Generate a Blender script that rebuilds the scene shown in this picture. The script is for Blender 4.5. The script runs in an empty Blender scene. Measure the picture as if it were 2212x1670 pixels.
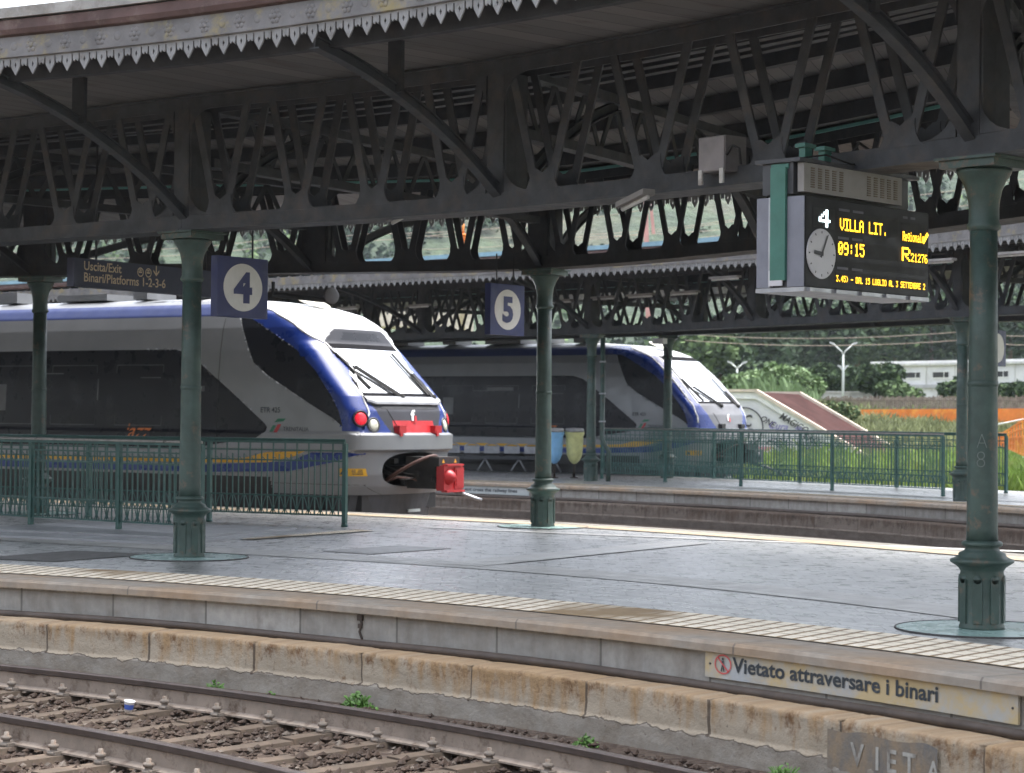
import bpy, bmesh, math, random
from mathutils import Vector, Matrix, noise
from mathutils.geometry import tessellate_polygon
random.seed(7)
R = math.radians
S = bpy.context.scene
COL = S.collection

# ------------------------------------------------------------------ camera
FPX, EYE, ROLL, PITCH = 4500.0, 1.65, 0.0087, math.atan(61 / 4500.0)
FW = Vector((0, math.cos(PITCH), math.sin(PITCH)))
U0 = Vector((0, -math.sin(PITCH), math.cos(PITCH)))
R0 = Vector((1, 0, 0))
CUP = U0 * math.cos(ROLL) - R0 * math.sin(ROLL)
CRT = R0 * math.cos(ROLL) + U0 * math.sin(ROLL)
CP = Vector((0, 0, EYE))
cd = bpy.data.cameras.new('camera')
cd.sensor_fit = 'HORIZONTAL'; cd.sensor_width = 36.0; cd.lens = FPX / 2212 * 36.0
cd.dof.use_dof = True; cd.dof.focus_distance = 19.0; cd.dof.aperture_fstop = 3.6
cd.clip_start = 0.5; cd.clip_end = 3000
cam = bpy.data.objects.new('camera', cd); COL.objects.link(cam)
cam.matrix_world = Matrix((( CRT.x, CUP.x, -FW.x, CP.x), (CRT.y, CUP.y, -FW.y, CP.y), (CRT.z, CUP.z, -FW.z, CP.z), (0, 0, 0, 1)))
S.camera = cam

def ray(u, v): return FW + CRT * ((u - 1106) / FPX) - CUP * ((v - 835) / FPX)
def gz(u, v, z=0.0):
    d = ray(u, v); return CP + d * ((z - EYE) / d.z)
def at(u, v, Y):
    d = ray(u, v); return CP + d * (Y / d.y)
def pj(p):
    q = Vector(p) - CP; w = q.dot(FW)
    return 1106 + FPX * q.dot(CRT) / w, 835 - FPX * q.dot(CUP) / w

# ------------------------------------------------------------------ world, sun, exposure
SUN_EL, SUN_AZ = R(73), R(60)          # azimuth clockwise from +Y
w = bpy.data.worlds.new('World'); S.world = w; w.use_nodes = True
nt = w.node_tree
sky = nt.nodes.new('ShaderNodeTexSky'); sky.sky_type = 'NISHITA'; sky.sun_disc = False
sky.sun_elevation = SUN_EL; sky.sun_rotation = SUN_AZ
sky.air_density = 1.0; sky.dust_density = 5.0; sky.ozone_density = 1.0
bg = nt.nodes['Background']; bg.inputs['Strength'].default_value = 0.15
hs = nt.nodes.new('ShaderNodeHueSaturation'); hs.inputs['Saturation'].default_value = 0.42     # an overcast sky is greyer
nt.links.new(sky.outputs[0], hs.inputs['Color']); nt.links.new(hs.outputs[0], bg.inputs['Color'])
sd = bpy.data.lights.new('sun', 'SUN'); sd.energy = 0.8; sd.angle = R(40); sd.color = (1.0, 0.96, 0.9)
sun = bpy.data.objects.new('sun', sd); COL.objects.link(sun)
sv = Vector((math.sin(SUN_AZ) * math.cos(SUN_EL), math.cos(SUN_AZ) * math.cos(SUN_EL), math.sin(SUN_EL)))
sun.rotation_euler = (-sv).to_track_quat('-Z', 'Y').to_euler()
S.view_settings.view_transform = 'Standard'; S.view_settings.look = 'None'
S.view_settings.gamma = 1.0; S.view_settings.exposure = 2.12
S.cycles.max_bounces = 6; S.cycles.diffuse_bounces = 3; S.cycles.glossy_bounces = 3
S.cycles.transparent_max_bounces = 6; S.cycles.use_denoising = True

# ------------------------------------------------------------------ materials
class N:
    """small node-graph helper"""
    def __init__(s, name):
        s.m = bpy.data.materials.new(name); s.m.use_nodes = True
        s.t = s.m.node_tree; s.b = s.t.nodes['Principled BSDF']
    def n(s, kind, **kw):
        x = s.t.nodes.new(kind)
        for k, v in kw.items(): setattr(x, k, v)
        return x
    def l(s, a, b): s.t.links.new(a, b)
    def coord(s, kind='Object'): return s.n('ShaderNodeTexCoord').outputs[kind]
    def mapping(s, src, scale=(1, 1, 1)):
        m = s.n('ShaderNodeMapping'); m.inputs['Scale'].default_value = scale; s.l(src, m.inputs[0]); return m.outputs[0]
    def noise(s, src, scale, detail=4, rough=.6, dim='3D'):
        x = s.n('ShaderNodeTexNoise', noise_dimensions=dim)
        x.inputs['Scale'].default_value = scale; x.inputs['Detail'].default_value = detail; x.inputs['Roughness'].default_value = rough
        s.l(src, x.inputs['Vector']); return x.outputs['Fac']
    def math(s, op, a, b=None, c=None, clamp=False):
        x = s.n('ShaderNodeMath', operation=op); x.use_clamp = clamp
        for i, q in enumerate((a, b, c)):
            if q is None: continue
            if isinstance(q, (int, float)): x.inputs[i].default_value = q
            else: s.l(q, x.inputs[i])
        return x.outputs[0]
    def ramp(s, f, lo, hi, a=0., b=1.):
        x = s.n('ShaderNodeMapRange'); x.clamp = True
        for i, q in zip(('From Min', 'From Max', 'To Min', 'To Max'), (lo, hi, a, b)): x.inputs[i].default_value = q
        s.l(f, x.inputs['Value']); return x.outputs[0]
    def mix(s, f, a, b, mode='MIX'):
        x = s.n('ShaderNodeMix', data_type='RGBA', blend_type=mode)
        for k, q in ((0, f), (6, a), (7, b)):
            if isinstance(q, (int, float)): x.inputs[k].default_value = q
            elif isinstance(q, tuple): x.inputs[k].default_value = (*q[:3], 1)
            else: s.l(q, x.inputs[k])
        return x.outputs[2]
    def scale(s, col, f):
        x = s.n('ShaderNodeVectorMath', operation='SCALE')
        if isinstance(col, tuple): x.inputs[0].default_value = col[:3]
        else: s.l(col, x.inputs[0])
        if isinstance(f, (int, float)): x.inputs['Scale'].default_value = f
        else: s.l(f, x.inputs['Scale'])
        return x.outputs[0]
    def xyz(s, src):
        x = s.n('ShaderNodeSeparateXYZ'); s.l(src, x.inputs[0]); return x.outputs
    def comb(s, a, b, c=0.):
        x = s.n('ShaderNodeCombineXYZ')
        for i, q in enumerate((a, b, c)):
            if isinstance(q, (int, float)): x.inputs[i].default_value = q
            else: s.l(q, x.inputs[i])
        return x.outputs[0]
    def white(s, v):
        x = s.n('ShaderNodeTexWhiteNoise', noise_dimensions='1D'); s.l(v, x.inputs['W']); return x.outputs['Value']
    def out(s, col, rough=.6, metal=0., bump=None, bstr=.3, bdist=.01, spec=None):
        if isinstance(col, tuple): s.b.inputs['Base Color'].default_value = (*col[:3], 1)
        else: s.l(col, s.b.inputs['Base Color'])
        if isinstance(rough, (int, float)): s.b.inputs['Roughness'].default_value = rough
        else: s.l(rough, s.b.inputs['Roughness'])
        s.b.inputs['Metallic'].default_value = metal
        if spec is not None: s.b.inputs['Specular IOR Level'].default_value = spec
        if bump is not None:
            x = s.n('ShaderNodeBump'); x.inputs['Strength'].default_value = bstr; x.inputs['Distance'].default_value = bdist
            s.l(bump, x.inputs['Height']); s.l(x.outputs[0], s.b.inputs['Normal'])
        return s.m

def mat(name, col, rough=.6, metal=0., var=.25, sc=3., col2=None, lo=.55, hi=.7, sc2=2., bump=0., bsc=20., spec=None, emit=None):
    k = N(name); c = k.coord()
    v = k.ramp(k.noise(c, sc, 5), .3, .7, 1 - var, 1 + var)
    base = k.scale(tuple(col), v)
    if col2: base = k.mix(k.ramp(k.noise(c, sc2, 8, .7), lo, hi), base, tuple(col2))
    rg = k.ramp(k.noise(c, sc * 1.7, 3), .3, .7, max(.02, rough - .1), min(1, rough + .1))
    m = k.out(base, rg, metal, k.noise(c, bsc, 5) if bump else None, bump, .01, spec)
    if emit:
        k.b.inputs['Emission Color'].default_value = (*emit[:3], 1); k.b.inputs['Emission Strength'].default_value = emit[3]
    return m

M = {}
M['iron'] = mat('painted_green_iron', (.040, .070, .060), .5, 0, .3, 5, (.12, .092, .066), .56, .66, 6, .25, 60)
M['iron_dark'] = mat('darker_iron', (.031, .034, .039), .7, 0, .35, 3, (.05, .044, .042), .50, .72, 4, .2, 30)  # darker iron tone for inner and farther members
M['iron_grime'] = mat('grimy_grey_iron', (.043, .047, .053), .65, 0, .3, 4, (.072, .062, .056), .5, .7, 3, .2, 30)
M['rail_green'] = mat('railing_green_paint', (.022, .085, .075), .42, 0, .2, 9, (.06, .07, .06), .66, .78, 8)
M['rail_shine'] = mat('polished_handrail', (.32, .30, .28), .35, .6, .2, 9)
M['valance'] = mat('weathered_valance_paint', (.215, .215, .215), .7, 0, .25, 3, (.13, .12, .11), .55, .7, 5, .15, 40)
M['fascia'] = mat('fascia_grey_lichen', (.155, .15, .15), .75, 0, .3, 3, (.25, .21, .11), .52, .66, 3.2, .3, 30)
M['gutter'] = mat('rusty_gutter', (.10, .060, .055), .75, 0, .3, 2.5, (.17, .13, .11), .55, .7, 3, .2, 25)
M['slab'] = mat('roof_edge_slab', (.30, .29, .275), .8, 0, .3, 2, (.17, .15, .13), .5, .68, 2.2, .25, 20)
M['bluemetal'] = mat('blue_roof_sheet', (.20, .34, .42), .5, 0, .2, 2)
M['cyan'] = mat('green_flange_paint', (.12, .30, .27), .5, 0, .2, 4)
M['tframe'] = mat('windscreen_surround', (.012, .012, .014), .85, 0, .1, 2, spec=.05)
M['mark'] = mat('white_mark', (.78, .78, .78), .5)
M['white'] = mat('white_paint', (.72, .72, .70), .5, 0, .12, 4)
M['dirtwhite'] = mat('dirty_white_paint', (.5, .5, .48), .7, 0, .25, 2, (.3, .28, .26), .55, .7, 3)
M['signblue'] = mat('sign_blue', (.014, .022, .115), .45, 0, .1, 6)
M['signnavy'] = mat('sign_navy', (.03, .036, .075), .5, 0, .1, 6)
M['signwhite'] = mat('sign_white', (.66, .65, .62), .5, 0, .08, 6)
M['signtan'] = mat('sign_tan_letters', (.62, .50, .36), .6, 0, .1, 6)
M['black'] = mat('black_paint', (.015, .015, .017), .5, 0, .2, 5)
M['rubber'] = mat('black_rubber', (.02, .02, .02), .8, 0, .2, 5)
M['dkgrey'] = mat('dark_grey_panel', (.05, .053, .06), .5, 0, .15, 5)
M['boardgrey'] = mat('board_grey', (.19, .20, .24), .5, 0, .12, 4)
M['boardpanel'] = mat('board_vent_panel', (.24, .23, .22), .6, 0, .12, 4)
M['boardgreen'] = mat('board_green', (.045, .16, .125), .5, 0, .15, 5)
M['screen'] = mat('display_black', (.008, .009, .011), .4, 0, .1, 5, spec=.15)
M['screen2'] = mat('display_grey_field', (.026, .027, .027), .6, 0, .1, 5, spec=.2)
M['led'] = mat('amber_led', (.4, .25, .01), .6, 0, 0, 5, emit=(1., .50, .02, 1.1))
M['ledw'] = mat('white_led', (.6, .7, .7), .6, 0, 0, 5, emit=(.75, .95, 1., 1.4))
M['clockface'] = mat('clock_white', (.55, .55, .58), .4, 0, .05, 6)
M['steel'] = mat('galvanised_steel', (.34, .35, .37), .4, .7, .2, 5)
M['tsilver'] = mat('train_silver', (.21, .22, .235), .38, .25, .06, 2)
M['tgrey'] = mat('train_side_grey', (.21, .215, .23), .4, 0, .08, 2, (.16, .16, .16), .6, .8, 2)
M['twhite'] = mat('train_white', (.50, .51, .525), .35, 0, .05, 2)
M['tblue'] = mat('train_blue', (.010, .032, .19), .3, 0, .08, 2)
M['tblue_shade'] = mat('train_blue_shaded', (.012, .026, .12), .5, 0, .12, 2)  # the body blue again, darkened to put the roof band's shade into colour
M['tdark'] = mat('train_window_dark', (.012, .013, .018), .32, 0, .1, 2, spec=.22)
M['tpanel'] = mat('train_front_grey', (.045, .047, .056), .6, 0, .1, 2, spec=.2)
M['tred'] = mat('train_red', (.40, .02, .025), .4, 0, .12, 4)
M['tyellow'] = mat('train_yellow', (.62, .34, .02), .4, 0, .08, 4)
M['torange'] = mat('train_orange_script', (.55, .16, .04), .5, 0, .05, 4)
M['tmir'] = mat('windscreen_reflective', (.85, .88, .90), .06, .92, .02, 2)
M['lampred'] = mat('tail_lamp_lit', (.30, .01, .015), .3, 0, .1, 9, emit=(1., .02, .05, .16))
M['lampwhite'] = mat('head_lamp_glass', (.62, .62, .52), .15, .2, .15, 9)
M['hose'] = mat('brown_hose', (.075, .035, .028), .6, 0, .2, 6)
M['logogreen'] = mat('logo_green', (.02, .16, .09), .5)
M['logoblue'] = mat('logo_teal', (.25, .55, .62), .5)
M['bagblue'] = mat('blue_plastic_bag', (.22, .46, .72), .35, 0, .15, 5, bump=.4, bsc=14)
M['bagyellow'] = mat('yellow_plastic_bag', (.62, .62, .28), .35, 0, .18, 6, bump=.5, bsc=14)
M['bingrey'] = mat('bin_rim_grey', (.30, .30, .30), .5, 0, .2, 8)
M['orange'] = mat('orange_safety_mesh', (.72, .20, .03), .7, 0, .18, 1.5, (.8, .33, .05), .5, .6, 1.2)
M['wood'] = mat('weathered_slats', (.20, .16, .13), .9, 0, .35, 4)
M['wall'] = mat('whitewashed_wall', (.60, .60, .60), .85, 0, .12, .8, (.42, .40, .38), .55, .72, .7)
M['roofred'] = mat('rusty_red_roof', (.046, .022, .020), .95, 0, .35, 1.2, (.13, .06, .06), .60, .70, 1.6, spec=.05)
M['coping'] = mat('coping_cream', (.55, .47, .38), .8, 0, .15, 3)
M['graffiti'] = mat('graffiti_black', (.04, .04, .045), .7)
M['graffiti_blue'] = mat('graffiti_violet', (.20, .18, .40), .7)
M['graffiti_pink'] = mat('graffiti_pink', (.55, .25, .30), .7)
M['chalk'] = mat('scratched_paint', (.15, .18, .17), .8)
M['plate'] = mat('enamel_plate', (.36, .39, .41), .5, 0, .1, 2, (.46, .37, .21), .40, .56, 1.6)
M['plate2'] = mat('enamel_plate_grey', (.42, .46, .46), .5, 0, .1, 2)
M['letters'] = mat('plate_letters', (.03, .04, .05), .6)
M['signred'] = mat('prohibition_red', (.55, .10, .10), .6)
M['base'] = mat('pale_green_base_plate', (.30, .45, .42), .28, 0, .12, 2, (.24, .30, .28), .55, .75, 2)
M['pipe'] = mat('dark_water_pipe', (.062, .048, .040), .6, .2, .25, 4)
M['railhead'] = mat('rail_head_steel', (.085, .068, .062), .38, .5, .2, 5)
M['railweb'] = mat('rail_web_rusty', (.24, .20, .165), .85, 0, .22, 5, (.10, .07, .05), .52, .66, 7, .3, 40)
M['sleeper'] = mat('old_concrete_sleeper', (.085, .064, .047), .9, 0, .25, 5, (.12, .085, .06), .52, .68, 5, .4, 40)
M['bolt'] = mat('pale_fastening', (.20, .175, .15), .8, .1, .3, 20, (.14, .09, .06), .5, .65, 25)
M['stone1'] = mat('ballast_stone_brown', (.052, .035, .026), .9, 0, .4, 9)
M['stone2'] = mat('ballast_stone_grey', (.125, .105, .088), .9, 0, .4, 9)
M['cup'] = mat('cup_white', (.78, .78, .80), .5)
M['cupblue'] = mat('cup_blue', (.06, .12, .45), .5)
M['weed'] = mat('weed_green', (.085, .19, .035), .6, 0, .35, 9)
M['leaf_d'] = mat('leaf_dark', (.042, .068, .038), .85, 0, .35, .7, spec=.15)
M['leaf_m'] = mat('leaf_mid', (.060, .095, .042), .85, 0, .35, .8, spec=.15)
M['leaf_l'] = mat('leaf_light', (.095, .145, .058), .85, 0, .35, .8, spec=.15)
M['reed'] = mat('reed_green', (.12, .19, .075), .6, 0, .35, 1.2)
M['hl1'] = mat('hill_scrub', (.022, .044, .021), .9, 0, .3, .1, spec=.1)
M['hl2'] = mat('hill_scrub_light', (.034, .058, .025), .9, 0, .3, .1, spec=.1)
M['grass'] = mat('grass_yellow_green', (.19, .29, .055), .7, 0, .40, 1.0, (.28, .28, .09), .5, .7, .8)
M['grass2'] = mat('dry_weeds', (.15, .17, .07), .8, 0, .4, .6)
M['bark'] = mat('bark', (.10, .075, .055), .9, 0, .3, 6)
M['roofkit'] = mat('train_roof_kit', (.16, .165, .17), .6, 0, .15, 2)
M['tpanel2'] = mat('train_front_light_grey', (.15, .155, .17), .5, 0, .1, 2, spec=.3)
M['lampdim'] = mat('dull_lamp_body', (.20, .19, .18), .6)
M['wire'] = mat('copper_wire', (.34, .28, .23), .6, .3, .1, 2)
M['pole'] = mat('lamp_pole_grey', (.55, .58, .57), .5, .2, .1, 3)
M['glasslamp'] = mat('lamp_cover', (.75, .77, .78), .3)
M['mastpink'] = mat('faded_red_mast', (.5, .26, .24), .7, 0, .2, 1)
M['insul'] = mat('insulator_cream', (.6, .5, .38), .5, 0, .2, 4)
M['hillhouse'] = mat('far_house_wall', (.5, .45, .38), .9)
# ---- materials that follow a strip's own run (UV in metres: along, across)
def m_concrete_face():
    k = N('concrete_edge_face'); uv = k.coord('UV'); x = k.xyz(uv); o = k.coord()
    pu = k.math('DIVIDE', x[0], 1.14); cell = k.math('FLOOR', pu); fr = k.math('FRACT', pu)
    pv = k.white(cell)
    base = k.mix(pv, (.235, .228, .21), (.39, .382, .357))
    st = k.ramp(k.noise(k.mapping(uv, (3., 1.2, 1)), 1.3, 6, .65), .45, .75)
    base = k.mix(k.math('MULTIPLY', st, .8), base, (.19, .17, .145))
    top = k.ramp(k.noise(k.mapping(uv, (6., .6, 1)), 1., 4), .5, .75)
    base = k.mix(k.math('MULTIPLY', top, .35), base, (.45, .44, .42))
    edge = k.math('MULTIPLY', k.math('LESS_THAN', x[1], .016), k.ramp(k.noise(k.mapping(uv, (18, 1, 1)), 1.5, 4), .4, .6, .1, .8))
    base = k.mix(edge, base, (.55, .54, .52))
    j = k.math('ADD', k.math('LESS_THAN', fr, .012), k.math('GREATER_THAN', fr, .992), clamp=True)
    base = k.mix(k.math('MULTIPLY', j, .75), base, (.10, .095, .085))
    base = k.scale(base, k.ramp(k.noise(o, 9, 6), .3, .7, .85, 1.15))
    return k.out(base, .85, 0, k.noise(o, 60, 4), .25, .006)

def m_stone(dark=False):
    k = N('old_stone_kerb_dark' if dark else 'old_stone_kerb'); uv = k.coord('UV'); x = k.xyz(uv); o = k.coord()
    wob = k.math('MULTIPLY', k.math('SUBTRACT', k.noise(k.mapping(uv, (1.3, 0, 1)), 3., 5), .5), .16)
    v = k.math('ADD', x[1], wob)                               # v: metres below the top edge
    cell = k.white(k.math('FLOOR', k.math('DIVIDE', x[0], 1.28)))
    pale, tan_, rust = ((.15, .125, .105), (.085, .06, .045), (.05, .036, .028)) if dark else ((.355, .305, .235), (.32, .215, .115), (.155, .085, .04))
    streak = k.noise(k.mapping(uv, (7., 1.3, 1)), 1.1, 7, .68)
    grad = k.ramp(v, .0, .27, .11, -.11)
    f = k.ramp(k.math('ADD', k.math('ADD', streak, grad), k.math('MULTIPLY', k.math('SUBTRACT', cell, .5), .26)), .42, .62)
    base = k.mix(f, pale, tan_)
    f2 = k.ramp(k.math('ADD', k.noise(k.mapping(uv, (3.2, 2.4, 1)), 2.3, 8, .75), k.math('MULTIPLY', grad, .45)), .53, .66)
    base = k.mix(f2, base, rust)
    low = k.ramp(v, .272, .285)
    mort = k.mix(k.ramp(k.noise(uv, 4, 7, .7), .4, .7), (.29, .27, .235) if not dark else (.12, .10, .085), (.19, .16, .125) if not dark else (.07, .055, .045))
    base = k.mix(low, base, mort)
    crack = k.math('LESS_THAN', k.math('ABSOLUTE', k.math('SUBTRACT', v, .278)), .005)
    base = k.mix(k.math('MULTIPLY', crack, .8), base, (.07, .055, .045))
    fr = k.math('FRACT', k.math('ADD', k.math('DIVIDE', x[0], 1.28), k.math('MULTIPLY', wob, .15)))
    j = k.math('MULTIPLY', k.math('LESS_THAN', fr, .022), k.math('LESS_THAN', v, .29))
    base = k.mix(k.math('MULTIPLY', j, .85), base, (.075, .055, .04))
    if not dark: base = k.mix(k.ramp(k.math('ADD', v, k.math('MULTIPLY', streak, .05)), .03, .055, .5, 0.), base, (.39, .29, .185))
    pit = k.ramp(k.noise(o, 26, 3, .6), .66, .74)
    base = k.mix(k.math('MULTIPLY', pit, .7), base, (.09, .07, .055))
    return k.out(base, .9, 0, k.noise(o, 22, 8, .7), .7, .02)

def m_pave(name='setts_paving', lite=False):
    k = N(name); uv = k.coord('UV'); x = k.xyz(uv); o = k.coord()
    br = k.n('ShaderNodeTexBrick'); k.l(uv, br.inputs['Vector'])
    br.inputs['Scale'].default_value = 1; br.inputs['Brick Width'].default_value = .62 if lite else .46; br.inputs['Row Height'].default_value = .31 if lite else .24
    br.inputs['Mortar Size'].default_value = .006 if lite else .013; br.inputs['Mortar Smooth'].default_value = .2
    a, b = ((.40, .395, .37), (.34, .335, .315)) if lite else ((.33, .332, .325), (.235, .24, .238))
    br.inputs['Color1'].default_value = (*a, 1); br.inputs['Color2'].default_value = (*b, 1); br.inputs['Mortar'].default_value = (.10, .10, .10, 1)
    blot = k.noise(o, .9, 5, .65)
    base = k.scale(br.outputs['Color'], k.ramp(blot, .3, .7, .75, 1.3))
    wave = k.noise(k.mapping(o, (1.6, 1.6, 1)), 2.6, 4, .55)
    fine = k.noise(o, 11, 5, .6)
    rg = k.ramp(k.math('ADD', k.math('MULTIPLY', wave, .7), k.math('MULTIPLY', fine, .3)), .35, .65, .20 if not lite else .36, .44 if not lite else .6)
    h = k.math('ADD', k.math('MULTIPLY', wave, 1.6), k.math('ADD', k.math('MULTIPLY', fine, .3), k.math('MULTIPLY', br.outputs['Fac'], -.35)))
    k.b.inputs['Coat Weight'].default_value = .42; k.b.inputs['Coat Roughness'].default_value = .33 if not lite else .45; k.b.inputs['Coat IOR'].default_value = 1.6
    mm = k.out(base, rg, 0, h, .45, .012, .7); return mm

def m_tactile(name, a, b, gap):
    k = N(name); uv = k.coord('UV'); x = k.xyz(uv); o = k.coord()
    fu = k.math('FRACT', k.math('DIVIDE', k.math('ADD', x[0], k.math('MULTIPLY', x[1], .25)), .16)); fv = k.math('FRACT', k.math('DIVIDE', x[1], .24))
    bump_ = k.math('MULTIPLY', k.math('GREATER_THAN', fu, .27), k.math('GREATER_THAN', fv, .08))
    patch = k.white(k.math('FLOOR', k.math('DIVIDE', x[0], 3.1)))
    worn = k.ramp(k.math('ADD', k.noise(o, .45, 3), k.math('MULTIPLY', patch, .12)), .62, .72)
    top = k.mix(worn, a, gap)
    base = k.mix(bump_, gap, top)
    base = k.scale(base, k.ramp(k.noise(o, 7, 4), .3, .7, .85, 1.12))
    return k.out(base, .7, 0, bump_, .5, .006)

def m_lip():
    k = N('platform_coping'); uv = k.coord('UV'); o = k.coord()
    base = k.mix(k.ramp(k.noise(k.mapping(uv, (.5, 1, 1)), 1.6, 5), .38, .66), (.27, .245, .21), (.30, .215, .14))
    base = k.scale(base, k.ramp(k.noise(o, 8, 6), .3, .7, .82, 1.18))
    fr = k.math('FRACT', k.math('DIVIDE', k.xyz(uv)[0], 2.3))
    base = k.mix(k.math('MULTIPLY', k.math('LESS_THAN', fr, .008), .7), base, (.1, .09, .08))
    return k.out(base, .8, 0, k.noise(o, 40, 4), .25, .006)

def m_boards():
    k = N('soffit_boards'); uv = k.coord('UV'); x = k.xyz(uv); o = k.coord()
    pu = k.math('DIVIDE', x[0], .27); cell = k.math('FLOOR', pu); fr = k.math('FRACT', pu)
    base = k.mix(k.white(cell), (.095, .090, .088), (.150, .140, .132))
    base = k.mix(k.ramp(k.noise(k.mapping(uv, (4, .7, 1)), 1.2, 5), .55, .72), base, (.07, .055, .045))
    j = k.math('LESS_THAN', fr, .06)
    base = k.mix(k.math('MULTIPLY', j, .8), base, (.035, .032, .03))
    return k.out(base, .75, 0, j, .4, -.01)

def m_hill():
    k = N('hillside'); o = k.coord()
    f = k.ramp(k.noise(o, .035, 8, .7), .46, .58)
    base = k.mix(f, (.022, .042, .021), (.036, .060, .027))
    g = k.ramp(k.noise(o, .013, 5, .6), .56, .62)
    base = k.mix(k.math('MULTIPLY', g, .45), base, (.075, .06, .04))
    base = k.scale(base, k.ramp(k.noise(o, .3, 6, .7), .3, .7, .6, 1.4))
    return k.out(base, .9, 0, k.noise(o, .25, 6), 1., 3.)

def m_ground():
    k = N('field_soil'); o = k.coord()
    base = k.mix(k.ramp(k.noise(o, .5, 7, .7), .4, .62), (.10, .085, .055), (.115, .155, .045))
    return k.out(k.scale(base, k.ramp(k.noise(o, 5, 5), .3, .7, .7, 1.3)), .95, 0, k.noise(o, 6, 6), .5, .05)

def m_ballast():
    k = N('track_ballast'); o = k.coord()
    v = k.n('ShaderNodeTexVoronoi'); v.inputs['Scale'].default_value = 16; k.l(o, v.inputs['Vector'])
    base = k.mix(k.xyz(v.outputs['Color'])[0], (.045, .03, .023), (.10, .075, .057))
    base = k.mix(k.ramp(k.noise(o, 2.2, 5), .5, .7), base, (.075, .05, .036))
    return k.out(base, .95, 0, v.outputs['Distance'], .9, -.04)

def m_worn(name, col, under, lo, hi, sc=6):
    k = N(name); o = k.coord()
    return k.out(k.mix(k.ramp(k.noise(k.mapping(o, (1, 1, .5)), sc, 8, .7), lo, hi), tuple(col), tuple(under)), .85, 0, k.noise(o, 30, 5), .4, .01)

M['face'] = m_concrete_face(); M['stone'] = m_stone(); M['stonedark'] = m_stone(True)
M['pave'] = m_pave(); M['pavelite'] = m_pave('pale_paving_band', True)
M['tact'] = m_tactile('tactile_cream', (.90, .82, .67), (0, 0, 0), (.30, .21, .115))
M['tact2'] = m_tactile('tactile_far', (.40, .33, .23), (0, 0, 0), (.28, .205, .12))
M['lip'] = m_lip(); M['boards'] = m_boards(); M['hill'] = m_hill(); M['ground'] = m_ground(); M['ballast'] = m_ballast()
M['wornblue'] = m_worn('worn_blue_paint', (.125, .13, .132), (.24, .185, .125), .42, .60, 2.6)
M['wornwhite'] = m_worn('worn_white_letters', (.36, .355, .325), (.17, .155, .135), .48, .66, 6)

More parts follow.
